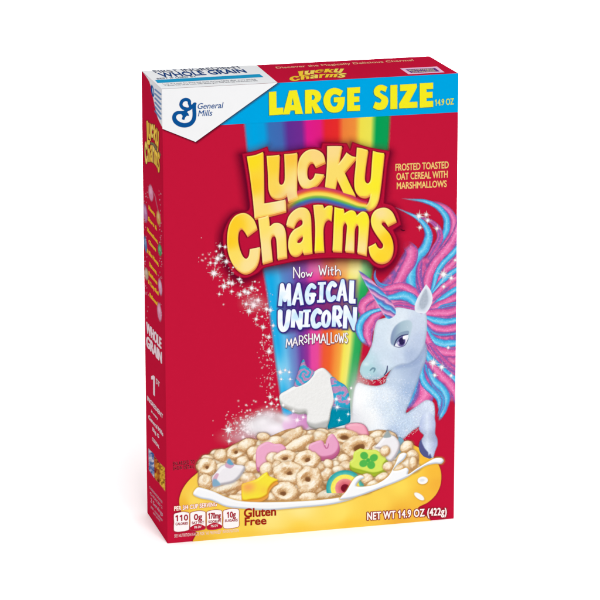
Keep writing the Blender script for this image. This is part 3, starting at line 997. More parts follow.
# ear
un.poly(P("405,138s 432,175 442,225 425,275 395,305 345,292 343,250 365,200", ZA, zz), lambda X_, Y_, d: ramp(np.clip(-d / 4, 0, 1), [(0, rgb(236, 240, 248)), (.5, rgb(222, 230, 240)), (1, rgb(202, 212, 226))]), f=.8)
un.poly(P("402,165 415,205 412,250 385,280 368,262 372,225", ZA, zz), lambda X_, Y_, d: rgb(170, 180, 194) + (fnoise(X_, Y_, 1, 8)[..., None] - .5) * .15, f=2, op=.75)
# horn
un.poly(P("20,58s 70,92 130,150 190,215 226,268 230,312 190,336 165,312 118,232 60,140", ZA, zz), lambda X_, Y_, d: ramp((((X_ - 355) * -.35 + (Y_ - 260)) / 11.0 - (X_ - 355) * .02 + fnoise(X_, Y_, 6, 3) * .3) % 1.0,
        [(0, rgb(96, 92, 168)), (.18, rgb(206, 130, 186)), (.38, rgb(236, 180, 214)), (.52, rgb(110, 100, 176)), (.72, rgb(64, 158, 218)), (.9, rgb(140, 206, 240)), (1, rgb(96, 92, 168))]), f=.6)
un.stroke(P("20,58 118,232 165,312", ZA, zz), [.3, 1, 1.4], rgb(226, 190, 222), f=.8, op=.6)
rs = random.Random(4)
for _ in range(260):       # glitter over chest
    x, y = rs.gauss(392, 14), rs.uniform(378, 436)
    un.glow(x, y, .35, .35, rgb(255, 255, 255), rs.uniform(.4, .9), keep=True)
for _ in range(140):       # glitter over mane
    un.glow(rs.uniform(400, 456), rs.uniform(215, 420), .35, .35, rgb(255, 240, 250), rs.uniform(.3, .8), keep=True)
for _ in range(70):        # spray under the chin
    un.glow(rs.uniform(358, 388), rs.gauss(379, 3), .4, .4, rgb(255, 235, 240), .8)
for _ in range(60):        # spray below the leg
    tt_ = rs.random()
    un.glow(396 + 24 * tt_ + rs.gauss(0, 1.5), 441 - 15 * tt_ + rs.gauss(1, 1.8), .35, .35, rgb(255, 225, 235), .7)
un.glow(358, 402, 9, 24, rgb(255, 255, 255), .8)
un.glow(372, 425, 16, 9, rgb(255, 255, 255), .55)
un.build("unicorn_picture", on_front, 5, front)

# ---- marshmallow picture
ms = Print(240, 352, 392, 452, 0.36)
zm, om = 6.667, (270, 350)
ms.glow(275, 428, 20, 9, rgb(255, 252, 255), .97)
ms.glow(262, 422, 10, 7, rgb(255, 250, 254), .8)
ms.glow(345, 425, 20, 16, rgb(250, 250, 255), .85)
ms.glow(300, 432, 30, 9, rgb(246, 232, 246), .9)
ms.ell(296, 423, 14, 10, lambda X_, Y_, d: ramp(np.clip((X_ - 282) / 26, 0, 1), [(0, rgb(238, 198, 232)), (1, rgb(218, 140, 202))]), rot=-15, f=3, op=.9)
ms.glow(284, 418, 9, 4, rgb(255, 248, 253), .8, rot=20)
MB = P("60,318 70,292 110,268 150,245 180,232 250,205 292,146 345,118 382,138 425,195 440,320 415,400 400,470 382,522 330,535 268,515 245,480 240,425 190,428 120,398 76,372", om, zm)


def body_print(pr, pts, w, dark, mid, light, **kw):
    q = smooth(pts)
    sl = pr.crop(q[:, 0].min() - 4, q[:, 1].min() - 4, q[:, 0].max() + 4, q[:, 1].max() + 4)
    d = sdf_poly(pr.X[sl], pr.Y[sl], [q])
    pr.puff(sl, d, w, dark, mid, light, **kw)
    return sl, d


body_print(ms, MB, 3.2, rgb(156, 156, 151), rgb(230, 230, 228), rgb(248, 248, 247), grain=.20, gs=2.6, seed=60, shadow=False)
ms.poly(P("62,335 100,362 180,392 240,395 246,425 190,430 120,400 72,372", om, zm), rgb(150, 150, 146), f=4, op=.5, keep=True)
ms.poly(P("246,478 300,490 392,470 384,525 330,536 266,516", om, zm), rgb(138, 140, 138), f=4, op=.5, keep=True)


def swirl(cx, cy, tw, teal, seed):
    def f_(X_, Y_, d):
        r_ = np.hypot(X_ - cx, Y_ - cy)
        th = np.arctan2(Y_ - cy, X_ - cx)
        u = (np.sin(th * 2 + r_ * tw + (fnoise(X_, Y_, 4, seed) - .5) * 5) + 1) / 2
        c_ = ramp(u, [(0, rgb(52, 168, 206)), (.42, rgb(80, 172, 210)), (.55, rgb(170, 150, 190)), (.68, rgb(206, 142, 184)), (1, rgb(176, 140, 188))])
        k_ = np.clip((Y_ - teal) / 7, 0, 1)[..., None]
        return np.clip(c_ * (1 - k_) + rgb(0, 140, 168) * k_ + (fnoise(X_, Y_, 1, seed + 1)[..., None] - .5) * .08 - (np.clip(1 + d / 1.6, 0, 1) * .08)[..., None], 0, 1)
    return f_


ms.poly(P("160,238 185,150 220,60 245,110 295,146 255,205 195,240", om, zm), swirl(305, 374, 1.1, 1e3, 70), f=.7)
ms.poly(P("400,188 425,180 452,205 500,235 524,285 536,450 526,486 455,510 385,526 398,460 405,410 424,330", om, zm), swirl(342, 395, .7, 404, 74), f=.7)
for x, y, r_ in ((280, 372, 2.6), (285, 370, 1.6), (289, 372, 1.6), (281, 379, 1.4), (290, 379, 1.5), (336, 399, 2.4), (337, 407, 2.4), (349, 399, 2), (283, 405, 1.8), (297, 420, 2.6), (293, 411, 2), (351, 388, 1.6),
                 (327, 431, 2.4), (339, 420, 1.6), (348, 414, 1.6), (303, 417, 1.8)):
    ms.star(x, y, r_ * 1.5, .9)
ms.build("marshmallow_picture", on_front, 5.6, front)

# ---- sparkles and magic dust
sp = Print(198, 236, 300, 446, 0.4)
ST = [(213.8, 273.2, 5.5), (217.4, 258.5, 4.6), (226.2, 261.5, 3.6), (221.2, 255.3, 3.4), (210.3, 262.8, 2.4), (219.6, 246, 2.8), (225, 246.8, 2.4), (216.2, 251.2, 2), (223.9, 286.1, 4.4), (228.5, 282.8, 3.4), (232, 283.2, 3.4),
      (231.5, 291.3, 2.2), (219.2, 294, 2.2), (239.2, 279.2, 2.4), (241.2, 282, 2.4), (239.8, 294.5, 3.4), (244.5, 291.5, 3.6), (251.5, 288, 4.0), (248, 292.5, 3.4), (254.8, 281.5, 1.8), (233, 267.3, 1.8), (215.2, 263, 2.2),
      (257.5, 290, 2), (262, 316.5, 2), (263, 327, 3.4), (266.5, 309, 3.6), (270.3, 310, 3.4), (263, 334.8, 2), (268.8, 336.8, 3.0), (273, 325.5, 2.6), (253.5, 305, 5), (258, 300, 3.6), (249, 311, 4.4), (256, 319, 3), (246, 304, 3),
      (269, 351.5, 4), (262, 345, 1.6), (272, 346, 1.4), (270, 396.8, 3), (276.5, 399.2, 2.4), (265.3, 402.0, 1.8), (271.3, 403.5, 2.6), (266.8, 406.6, 2), (277.8, 404.5, 2), (228.5, 429.8, 5.8), (229, 441, 3), (247.5, 431.5, 3.2),
      (259, 414, 3), (252, 425, 4), (264, 421, 4), (243, 437, 3)]
for x, y, r_ in ST:
    sp.star(x, y, r_, .95, rays=r_ > 2.1)
rs = random.Random(9)
for _ in range(330):
    t_ = rs.random()
    if rs.random() < .55:
        cx_, cy_ = 208 + 58 * t_ ** 1.1, 250 + 50 * t_ + 12 * math.sin(t_ * 3.1)
        x, y = rs.gauss(cx_, 7), rs.gauss(cy_, 8)
    else:
        cx_, cy_ = 262 + 8 * t_, 300 + 100 * t_
        x, y = rs.gauss(cx_, 5), rs.gauss(cy_, 8)
        if x > 276: continue
    r_ = rs.choice([.35, .4, .45, .55, .8])
    sp.glow(x, y, r_, r_, rgb(255, 228, 234), rs.uniform(.3, .9))
for _ in range(420):
    x, y = rs.gauss(257, 14), rs.gauss(424, 8)
    if x < 206: continue
    r_ = rs.choice([.4, .5, .6, .9])
    sp.glow(x, y, r_, r_, rgb(255, 240, 244), rs.uniform(.4, .95))
sp.glow(254, 303, 9, 6, rgb(252, 214, 222), .4)
sp.glow(257, 427, 16, 8, rgb(255, 244, 248), .92)
sp.glow(269, 416, 9, 6, rgb(255, 240, 246), .85)
sp.glow(258, 426, 10, 6, rgb(255, 255, 255), .9)
sp.glow(240, 437, 14, 6, rgb(250, 216, 226), .4)
sp.build("sparkle_print", on_front, 4.5, front)

# ---- bowl of cereal
bo = Print(176, 422, 446, 545, 0.38)
YC = blend_points([(185, 480, rgb(248, 204, 76)), (182, 505, rgb(242, 186, 60)), (195, 500, rgb(250, 218, 96)), (215, 520, rgb(248, 206, 70)), (200, 538, rgb(236, 186, 60)), (240, 530, rgb(249, 214, 84)), (270, 515, rgb(252, 230, 130)), (300, 530, rgb(250, 212, 82)),
                   (300, 508, rgb(252, 232, 140)), (340, 512, rgb(251, 224, 104)), (350, 526, rgb(250, 206, 72)), (380, 500, rgb(250, 212, 84)), (400, 485, rgb(250, 218, 88)), (415, 470, rgb(250, 208, 76)), (428, 458, rgb(248, 190, 60)), (436, 470, rgb(246, 188, 62)),
                   (438, 485, rgb(242, 178, 60)), (425, 498, rgb(244, 188, 62)), (400, 515, rgb(240, 178, 60)), (425, 518, rgb(246, 186, 66))], 2.6)
BOWL = [(222, 458), (208, 463), (198, 472), (188.5, 480.5), (182, 490), (179, 501), (182, 514), (189, 525), (197, 532.5, 1), (194, 538), (189, 548, 1), (310, 548, 1), (436, 528, 1), (430, 519.5), (422.5, 513), (418, 507.5), (428, 502), (436, 494), (440.4, 484), (440.8, 472),
        (437, 462), (430, 454), (418, 447), (402, 441.5), (380, 446), (300, 446)]
bo.poly(BOWL, rgb(120, 20, 20), f=3, op=.3, grow=.4)
bo.poly(BOWL, YC, f=.8)
for sx_, sy_, ex_, ey_ in ((300, 527, 420, 503),):
    bo.stroke([(190, 520), (230, 533), (300, 531), (360, 522), (415, 507)], [2, 7, 8, 7, 2], rgb(244, 180, 54), f=6, op=.22, keep=True)
# everything in the bowl sits inside this outline of food
FOOD = [(199, 466), (203, 459), (215, 450), (224, 449), (236, 443), (248, 438), (262, 440), (275, 434), (290, 428.5), (304, 430), (320, 430), (345, 429), (360, 432), (385, 430), (402, 441), (415, 450), (419, 460), (415, 470), (395, 482), (360, 496), (320, 501), (270, 503), (235, 500), (200, 488)]
bo.poly(FOOD, lambda X_, Y_, d: ramp(fnoise(X_, Y_, 5, 90), [(.25, rgb(168, 118, 74)), (.7, rgb(216, 176, 126))]), f=1)
rf = random.Random(21)
FILL = [(rf.uniform(202, 412), rf.uniform(432, 496)) for _ in range(210)]
FQ = smooth(FOOD)
OD, OM, OL = rgb(190, 144, 96), rgb(236, 208, 168), rgb(252, 242, 220)


def ring(cx, cy, rx, ry, rot=0, hole=.2, hx=0, hy=0, seed=0, lum=1.0):
    rx, ry = rx * 1.07, ry * 1.07
    R_ = max(rx, ry) + 4
    sl = bo.crop(cx - R_, cy - R_, cx + R_, cy + R_)
    X_, Y_ = bo.X[sl], bo.Y[sl]
    cr, sr = math.cos(math.radians(rot)), math.sin(math.radians(rot))
    n = (fnoise(X_, Y_, 6, 100 + seed) - .5) * .62
    u, v = ((X_ - cx) * cr + (Y_ - cy) * sr) / rx, (-(X_ - cx) * sr + (Y_ - cy) * cr) / ry
    m_ = min(rx, ry)
    d = (np.sqrt(u * u + v * v) - 1 + n * .5) * m_
    if hole:
        u2, v2 = u - hx / rx, v - hy / ry
        d2 = (hole - np.sqrt(u2 * u2 + v2 * v2) + n * .4) * m_
        hd = np.maximum(d, d2)
        bo.over(sl, rgb(120, 74, 42), np.clip(.5 - np.maximum(d, -d2 - .6) / 1, 0, 1) * .95)
        d = hd
    w_ = m_ * (.50 if hole else .9)
    bo.puff(sl, d, w_, OD * lum, OM * lum, np.clip(OL * lum, 0, 1), tilt=.13, grain=.40, gs=1.9, seed=110 + seed * 2, f=.7)
    # toasted side and sugar frost
    k_ = np.clip((fnoise(X_, Y_, 6, 150 + seed) - .52) * 4, 0, 1) * np.clip(.3 - d / 1.0, 0, 1)
    bo.over(sl, rgb(204, 150, 92), k_ * .42)
    fr = np.clip((vnoise(X_, Y_, .8, 160 + seed) - .74) * 5, 0, 1) * np.clip(-d / .8, 0, 1)
    bo.over(sl, rgb(252, 242, 222), fr * .55)


def cap(x0, y0, x1, y1, r_, seed=0, lum=1.0):
    cx, cy = (x0 + x1) / 2, (y0 + y1) / 2
    L = math.hypot(x1 - x0, y1 - y0) / 2
    ring(cx, cy, L + r_, r_, math.degrees(math.atan2(y1 - y0, x1 - x0)), hole=0, seed=seed, lum=lum)


for fx_, fy_ in sorted(FILL, key=lambda q: q[1]):
    dd = sdf_poly(np.array([[fx_]]), np.array([[fy_]]), [FQ])[0, 0]
    if dd < -3:
        cap(fx_ - rf.uniform(0, 3.5), fy_ - rf.uniform(-1.5, 1.5), fx_ + rf.uniform(0, 3.5), fy_, rf.uniform(3.8, 5.2), seed=rf.randrange(8), lum=rf.uniform(.93, 1.02))


def marsh(pts, dark, mid, light, w=2.4, side=None, seed=200, **kw):
    if side is not None:
        bo.poly(pts, side * .72, f=1.8, op=.9, off=(.3, 3.4), grow=.2)
        bo.poly(pts, side, f=.8, off=(.1, 2.6))
    body_print(bo, pts, w, dark, mid, light, grain=.05, gs=2.5, seed=seed, tilt=.08, shadow=side is None, **kw)


n_ = 0
for a_ in [(345, 434.5, 12.5, 6, 0, .35, 0, 1), (322, 433, 7, 4.5, 0, 0), (312, 434, 6, 4, 0, 0), (332, 438, 6, 4.5, 0, 0), (268, 441, 7, 4, -10, 0), (380, 441, 6, 4, 0, 0), (299, 436, 8, 5.5, -30, 0)]:
    ring(*a_, seed=n_); n_ += 1
marsh(P("190,50 220,28 280,22 330,38 358,80 358,118 300,125 230,100", (320, 420), 7.5), rgb(204, 110, 140), rgb(236, 150, 176), rgb(246, 182, 200), w=3)
ring(345, 436.5, 12.5, 6.5, 3, .36, 0, 1, seed=30)
cap(281, 442.5, 297, 432.5, 5.6, seed=31); cap(268, 442, 279, 440, 4.6, seed=32)
ring(320, 437, 7, 6, 20, 0, seed=33, lum=.98)
cap(289.5, 448.5, 308, 438.5, 5.2, seed=34, lum=1.0)
for a_ in [(221, 455, 6.4, 6, 0, 0), (236, 452, 9, 7, -20, .2), (246.5, 445, 8.5, 6, -25, 0), (243, 462, 6, 5.5, 0, 0), (253, 452.5, 6, 6, 0, 0), (207, 467, 9, 8.4, 0, .18), (205.5, 482, 7.4, 7.2, 0, 0), (252, 467, 7, 6.4, 0, 0), (222, 468, 6, 5, 0, 0),
           (230, 490, 6, 5, 0, 0), (248, 479, 8, 6.5, 0, 0), (258, 458, 5, 5, 0, 0), (263, 436.5, 6, 4, 0, 0)]:
    ring(*a_, seed=n_); n_ += 1
cap(217, 491, 238, 484, 4.2, seed=40, lum=.97)
cap(232, 498, 252, 500, 4.5, seed=41)
# pale winged marshmallow at the left
marsh(P("165,430 190,395 235,345 270,330 292,290 330,330 400,342 410,368 370,430 320,468 230,488 180,500 168,470", (190, 420), 7.5), rgb(176, 172, 178), rgb(226, 222, 228), rgb(246, 244, 247), w=3.5, seed=210)
bo.poly(P("262,345 275,310 292,288 312,312 332,335 300,362", (190, 420), 7.5), rgb(206, 160, 186), f=1.2, op=.9)
bo.poly(P("276,318 292,289 312,312 325,332 300,335", (190, 420), 7.5), rgb(88, 164, 196), f=1.4, op=.9)
bo.poly(P("172,495 170,440 195,400 215,405 200,450 222,488", (190, 420), 7.5), rgb(212, 160, 182), f=1.2, op=.85)
bo.poly(P("172,495 170,450 190,440 222,470 222,488", (190, 420), 7.5), rgb(116, 172, 200), f=1.6, op=.85)
# hearts
marsh([(256, 451), (259, 445.5), (267, 441.5), (274, 443.5), (281, 443.8), (285.8, 448), (284, 453), (277, 457), (269, 461), (263, 468), (256.8, 467)], rgb(196, 110, 150), rgb(230, 156, 192), rgb(242, 182, 210), side=rgb(206, 112, 158), seed=212)
marsh(P("362,205 376,178 415,160 455,150 475,165 487,196s 497,150 515,118 545,103 580,148 594,190 580,235 540,268 470,280 405,262 376,236", (260, 420), 7.5), rgb(196, 110, 150), rgb(226, 148, 188), rgb(240, 178, 208), side=rgb(190, 92, 140), seed=214)
bo.stroke(P("484,190 492,208 506,206 514,176", (260, 420), 7.5), [.8, 1.4, 1.2, .6], rgb(184, 92, 136), f=.9, op=.8)
# cereal pieces in front
for a_ in [(358.5, 446, 14.8, 10, -14, .34, 0, 2), (379, 450, 7, 5, 30, 0), (336, 466, 6, 5.4, 0, 0), (328, 464.5, 5, 5, 0, 0), (344, 459, 5.5, 4.8, 0, 0), (345.5, 466, 6, 5, 0, 0), (338, 471, 6, 5, 0, 0), (326, 474, 7, 6, 0, 0), (335, 480, 6, 6, 0, 0), (318, 467, 6, 5, 0, 0), (273, 458.5, 6.4, 6, 0, 0), (267, 469, 7, 6.6, 0, 0),
           (285, 457.5, 11, 6.8, -8, .26, 0, 1), (307.3, 460.3, 11.8, 9.2, 12, .2, 0, -1), (277, 466, 5, 5, 0, 0), (288.5, 472.7, 14.4, 10.8, 5, .2, .5, .3), (308.7, 480.5, 12, 13.4, 24, .22, -1.8, -.4), (272, 497, 6, 4, 0, 0), (285.5, 491.5, 12.4, 9.2, 4, .24, -2.4, 2), (308.5, 497.5, 9.5, 5, 0, 0)]:
    ring(*a_, seed=n_); n_ += 1
ring(329, 494, 11, 5, -8, 0, seed=70, lum=.93)
# yellow star
marsh(P("385,500 392,478 440,462 500,440 560,395 580,392 595,418 640,438 660,452 620,480 590,520 580,560 530,590 470,598 395,600", (190, 420), 7.5), rgb(214, 150, 40), rgb(240, 214, 50), rgb(250, 236, 70), w=2.6, side=rgb(232, 158, 70), seed=216)
bo.glow(248, 487, 8, 6, rgb(246, 160, 96), .85, keep=True, rot=-10)
bo.glow(264, 490, 5, 5, rgb(248, 180, 80), .35, keep=True)
# clover
marsh([(354, 452), (360, 448.2, 1), (368, 449.5), (376, 449.8), (379.5, 452), (386.5, 453.8), (387.5, 459), (384, 464.5), (386, 469), (381, 472), (373, 473.5), (362, 471), (352, 468), (349.3, 462.7), (352.7, 458.7)], rgb(150, 176, 50), rgb(206, 224, 82), rgb(222, 236, 110), side=rgb(160, 184, 44), seed=218)
for ex, ey, rx_, ry_, rt_ in ((330, 266, 30, 28, 30), (402, 282, 32, 27, -30), (325, 324, 32, 27, -20), (382, 336, 30, 30, 30)):
    bo.ell(320 + ex / 7.5, 420 + ey / 7.5, rx_ / 7.5, ry_ / 7.5, rgb(72, 178, 78), rot=rt_, f=1.2, op=.92)
bo.ell(368, 460, 2, 2, rgb(72, 178, 78), f=1.2)
# rainbow marshmallow
cx_, cy_ = 345, 488
sl = bo.crop(320, 465, 372, 494)
Xr, Yr = bo.X[sl], bo.Y[sl]
rr_ = np.hypot((Xr - cx_) / 19.5, (Yr - cy_) / 18.5)
colr = ramp(rr_, [(.2, rgb(120, 20, 40)), (.24, rgb(214, 96, 112)), (.5, rgb(238, 150, 150)), (.53, rgb(244, 232, 110)), (.72, rgb(250, 236, 90)), (.76, rgb(96, 190, 180)), (.96, rgb(40, 160, 168)), (1.0, rgb(30, 130, 140))])
ar = np.clip((1 - rr_) * 18, 0, 1) * (Yr < 493)
bo.over(sl, rgb(110, 70, 50), np.clip(1.15 - rr_, 0, 1) * 2 * (Yr < 492) * .5)
bo.over(sl, np.clip(colr + (fnoise(Xr, Yr, 1.5, 7)[..., None] - .5) * .06, 0, 1), ar)
for a_ in [(367, 479, 6, 5.5, 0, 0), (374, 484, 7, 4, -20, 0), (382, 477, 7, 4, -20, 0)]:
    ring(*a_, seed=n_); n_ += 1
# white marshmallow at the right
bo.poly([(399, 437), (404, 441), (404.5, 449), (399, 454), (394, 458), (396, 446)], rgb(120, 170, 196), f=1.5)
marsh(P("0,205 30,165 70,115 92,78 115,108 150,125 180,165 184,205 160,262 120,308 85,292 60,225", (375, 420), 7.5), rgb(184, 176, 182), rgb(228, 224, 230), rgb(248, 247, 249), w=3, seed=220)
bo.poly(P("62,128 80,95 93,74 108,98 120,122 90,132", (375, 420), 7.5), rgb(142, 158, 158), f=1.4, op=.85)
for a_ in [(385, 451, 4.5, 5.0, 0, 0), (406.5, 447, 5.5, 6.5, 40, 0), (412, 455, 5.6, 4.8, 0, 0), (408, 464.5, 8, 7, 0, 0), (396, 470, 8, 5, -25, 0), (388, 466.5, 5, 4.4, 0, 0), (401, 458, 5, 4, -40, 0), (413, 463, 4, 6, 0, 0)]:
    ring(*a_, seed=n_); n_ += 1
# milk
MILKD, MILKM, MILKL = rgb(186, 196, 212), rgb(230, 234, 241), rgb(255, 255, 255)


def milk(pts, w=2.2, **kw):
    body_print(bo, pts, w, MILKD, MILKM, MILKL, grain=0, seed=3, tilt=.10, sh_col=rgb(206, 156, 66), sh_op=.6, **kw)


milk([(193, 494), (197, 487.5), (203, 488), (214, 491.5), (225, 496.5), (238, 500.5), (258, 502), (290, 501.5), (322, 499.5), (345, 496), (356, 490), (362, 492), (352, 499), (330, 504.5), (300, 507.5), (268, 510), (243, 508.5), (226, 506.5), (212, 500.5), (200, 498)], 2.4)
milk([(340, 499), (346, 491), (352, 481), (356, 476.5), (361, 475), (364, 477.5), (359, 480.5), (356.5, 486), (367, 486), (378, 483), (388, 476), (394, 466), (399, 455), (403, 452.5), (406.5, 454), (404, 459), (397, 465), (393, 470), (399, 470), (406, 467.5), (408.5, 470), (408, 474), (417, 468), (428, 461.5), (435, 458), (441, 457.8), (443.5, 460.5),
      (441, 463.5), (435, 463.5), (426, 465.5), (416, 471), (407, 477), (395, 482.5), (383, 487), (370, 492), (355, 497)], 2.2)
bo.ell(422.5, 480.7, 5.6, 4.2, rgb(206, 150, 50), f=1.6, rot=-5)
bo.ell(422.5, 480.2, 5.2, 3.8, rgb(248, 247, 246), f=.8, rot=-5)
bo.ell(422, 480, 2.4, 1.4, rgb(214, 216, 222), f=1.4, rot=-5, op=.7)
bo.ell(419.2, 496.6, 6.2, 2.9, rgb(206, 150, 50), f=1.6, rot=35)
bo.ell(419, 496.2, 5.9, 2.6, rgb(248, 247, 246), f=.8, rot=35)
bo.build("cereal_bowl_picture", on_front, 6.2, front)

hf = Print(408, 424, 446, 462, 0.36)
lower_leg(hf)
hf.A *= np.clip((hf.Y - 427) / 16, 0, 1)
hf.C *= np.clip((hf.Y - 427) / 16, 0, 1)[..., None]
hf.build("hoof_print", on_front, 7, front)
# ---- small print, badges
text("notice_lettering", on_front, [("ENLARGED TO", (173.0, 465.6), (194.6, 463.4), (173.0, 462.0)), ("SHOW DETAIL", (173.0, 470.2), (193.8, 468.1), (173.0, 466.7))], rgb(50, 8, 18), 2, front, bold=.0, spacing=1.15)
text("diet_lettering", on_front, [("Gluten", (244.0, 517.0), (275.6, 515.0), (244.0, 508.7)), ("Free", (244.8, 525.2), (266.0, 523.8), (244.8, 517.6))], rgb(160, 38, 24), 7, front, bold=.035)
text("net_weight_lettering", on_front, [("NET WT 14.9 OZ (422g)", (367.2, 519.6), (446.2, 514.4), (367.2, 512.5))], rgb(255, 252, 248), 7.5, front, bold=.035, spacing=1.1, outline=(rgb(150, 30, 44), .75))
text("serving_lettering", on_front, [("PER 3/4 CUP SERVING", (174.2, 510.5), (216.5, 505.8), (174.2, 506.4))], rgb(255, 248, 244), 7, front, bold=.03, spacing=1.08, outline=(rgb(214, 110, 70), .3))
text("footnote_lettering", on_front, [("SEE NUTRITION FACTS FOR \"AS PREPARED\" INFORMATION", (174.2, 537.3), (238.5, 531.6), (174.2, 534.2))], rgb(255, 225, 225), 7, front, bold=.0, spacing=1.1)
BG = [(174.0, 188.8, 1, "110", "CALORIES", None), (190.3, 205.0, 0, "0g", "SAT FAT", "0% DV"), (206.8, 221.6, 0, "170mg", "SODIUM", "7% DV"), (223.3, 238.6, 0, "10g", "SUGARS", None)]
for x0, x1, yel, big, small, foot in BG:
    sl_ = -0.066
    y0 = 512.6 + (x0 - 174) * sl_
    b_ = Print(x0 - 1.5, y0 - 3, x1 + 1.5, y0 + 21, .3)
    hh = 18.6
    q = [(x0, y0 + 1.6), (x0 + 3, y0 + .2), ((x0 + x1) / 2, y0 - .7), (x1 - 3, y0 - .6), (x1, y0 + .6), (x1 + .1, y0 + hh * .5), (x1, y0 + hh - 2.2), (x1 - 3, y0 + hh - .8), ((x0 + x1) / 2, y0 + hh), (x0 + 3, y0 + hh + .3), (x0, y0 + hh - 1), (x0, y0 + hh * .5)]
    b_.poly(q, rgb(166, 40, 50), f=.5, grow=.45)
    b_.poly(q, rgb(255, 249, 248), f=.4)
    if foot:
        cx_ = (x0 + x1) / 2
        def band(X_, Y_, d):
            return rgb(188, 26, 54) + 0 * X_[..., None]
        b_.poly(q, band, f=.4, clipto=lambda X_, Y_, c0=cx_, y_=y0: ((Y_ > y_ + 12.2 + ((X_ - c0) / 7) ** 2 * 2.6 - .05 * (X_ - c0)) * 1.0))
    bd = b_.build("nutrition_badge", on_front, 7, front)
    RI = rgb(170, 30, 52)
    w_ = x1 - x0
    g_ = .9 if big in ("110", "170mg") else 3.0
    items = [(big, (x0 + g_ + .6, y0 + 8.2), (x1 - g_ - .2, y0 + 7.4), (x0 + g_ + .6, y0 + 2.6)), (small, (x0 + 1.4, y0 + 12.4), (x1 - 1.2, y0 + 11.6), (x0 + 1.4, y0 + 10.0))]
    text("badge_lettering", on_front, items, RI, 8, front, bold=.03)
    if foot:
        text("badge_lettering", on_front, [(foot, (x0 + 3.8, y0 + 16.6), (x1 - 3.8, y0 + 16.0), (x0 + 3.8, y0 + 14.4))], rgb(255, 236, 236), 8, front, bold=.02)

# ---- mane sparkles
s2 = Print(398, 206, 457, 300, .4)
for x, y, r_ in ((418.7, 216, 5), (426, 214.5, 3.5), (427.5, 220.3, 3.6), (419.8, 227.4, 3), (436.7, 228.3, 3.4), (433, 200, 2), (443.3, 274.3, 6), (451, 278, 3.6), (443.5, 286.5, 3), (455, 260, 2.4)):
    s2.star(x, y, r_, .95)
s2.build("sparkle_print", on_front, 5.6, front)
s3 = Print(400, 345, 457, 385, .4)
for x, y, r_ in ((433, 362.5, 6), (441.5, 367, 4.6), (434.5, 375, 3.4), (451, 375.5, 3), (448, 347.5, 2.6)):
    s3.star(x, y, r_, .95)
s3.build("sparkle_print", on_front, 5.6, front)

# ================================================================== SIDE PRINT
sp_ = Print(140.5, 68, 166.5, 135, .3)
sp_.poly([(141.0, 69.5, 1), (163.4, 89.5, 1), (163.9, 129.8, 1), (158, 118), (153, 97), (149.5, 82)], rgb(236, 236, 240), f=.5)
sp_.ell(152.6, 91, 1.5, 6.0, rgb(30, 74, 146), rot=-8, f=.5)
sp_.ell(152.9, 91, .5, 3.6, rgb(200, 216, 236), rot=-8, f=.5)
for i in range(6):
    sp_.stroke([(155.2, 89.5 + i * 4.3), (160.8, 94.3 + i * 4.9)], [1.5, 1.7], rgb(92, 128, 180), f=.7, op=.85, sm=False)


def side_tf(p):
    x_ = 144.6 + (p[0] - 226) / 172 * 15.6
    return x_, 117.5 + (p[1] - 153) * .375 + (x_ - 144.6) * 1.0


def side_let(pr, tf, sc, cl):
    def T(q):
        return [tuple(tf((r[0], r[1]))) + ((r[2],) if len(r) > 2 else ()) for r in q]
    for q, h in LET:
        pr.poly(T(q), rgb(96, 4, 34), f=1.2 * sc, op=.8, holes=[T(g) for g in h], grow=.35 * sc)
    for i, (q, h) in enumerate(LET):
        pr.poly(T(q), cl[i % len(cl)], f=.4, holes=[T(g) for g in h], grow=.02)


sp_.build("side_corner_label", on_side, 1, side)
sp_ = Print(140.5, 112, 166.5, 192, .3)
sp_.stroke([(149.5, 143), (153, 144), (157, 150), (160, 155)], [1.5, 3, 3, 2], lambda X_, Y_, s_, t_: ramp(s_, [(-1, rgb(90, 90, 120)), (0, rgb(110, 130, 90)), (1, rgb(160, 90, 60))]), f=.8)
side_let(sp_, side_tf, 1.0, [rgb(246, 206, 84), rgb(240, 196, 76), rgb(244, 212, 110)])
sp_.build("side_title_lettering", on_side, 1, side)
sp_ = Print(140.5, 180, 166.5, 326, .3)
# scattered marshmallow pictures round the verse
PKS, BLS, GRS, GOS = rgb(226, 150, 180), rgb(96, 128, 176), rgb(96, 150, 100), rgb(216, 160, 90)
for x, y, rx, ry, c_ in ((151, 193, 2.2, 8, PKS), (145.5, 213, 1.8, 9, rgb(190, 120, 170)), (158.6, 218, 1.9, 7, GOS), (145.5, 244, 1.4, 8, BLS), (160, 250, 1.9, 6, GRS), (146.5, 274, 1.9, 6, rgb(196, 170, 140)), (160.3, 287, 1.7, 8, rgb(220, 160, 190)), (159.5, 312, 2, 9, PKS)):
    sp_.ell(x, y, rx, ry, c_, rot=-6, f=.9, op=.92)
    sp_.ell(x - .2, y - ry * .25, rx * .45, ry * .4, c_ * .6 + .4, rot=-6, f=.9, op=.7)
sp_.stroke([(148, 186), (154, 193), (157, 205), (159, 214)], [.3, .6, .6, .4], rgb(230, 150, 180), f=.8, op=.5)
rs = random.Random(12)
for _ in range(90):
    y = rs.uniform(190, 318)
    x = rs.choice([146, 160.5]) + rs.gauss(0, 1.0)
    sp_.glow(x, y, .35, .6, rgb(240, 190, 210), .6)
sp_.build("marshmallow_border_print", on_side, 1, side)
sp_ = Print(146, 446, 166.5, 494, .3)
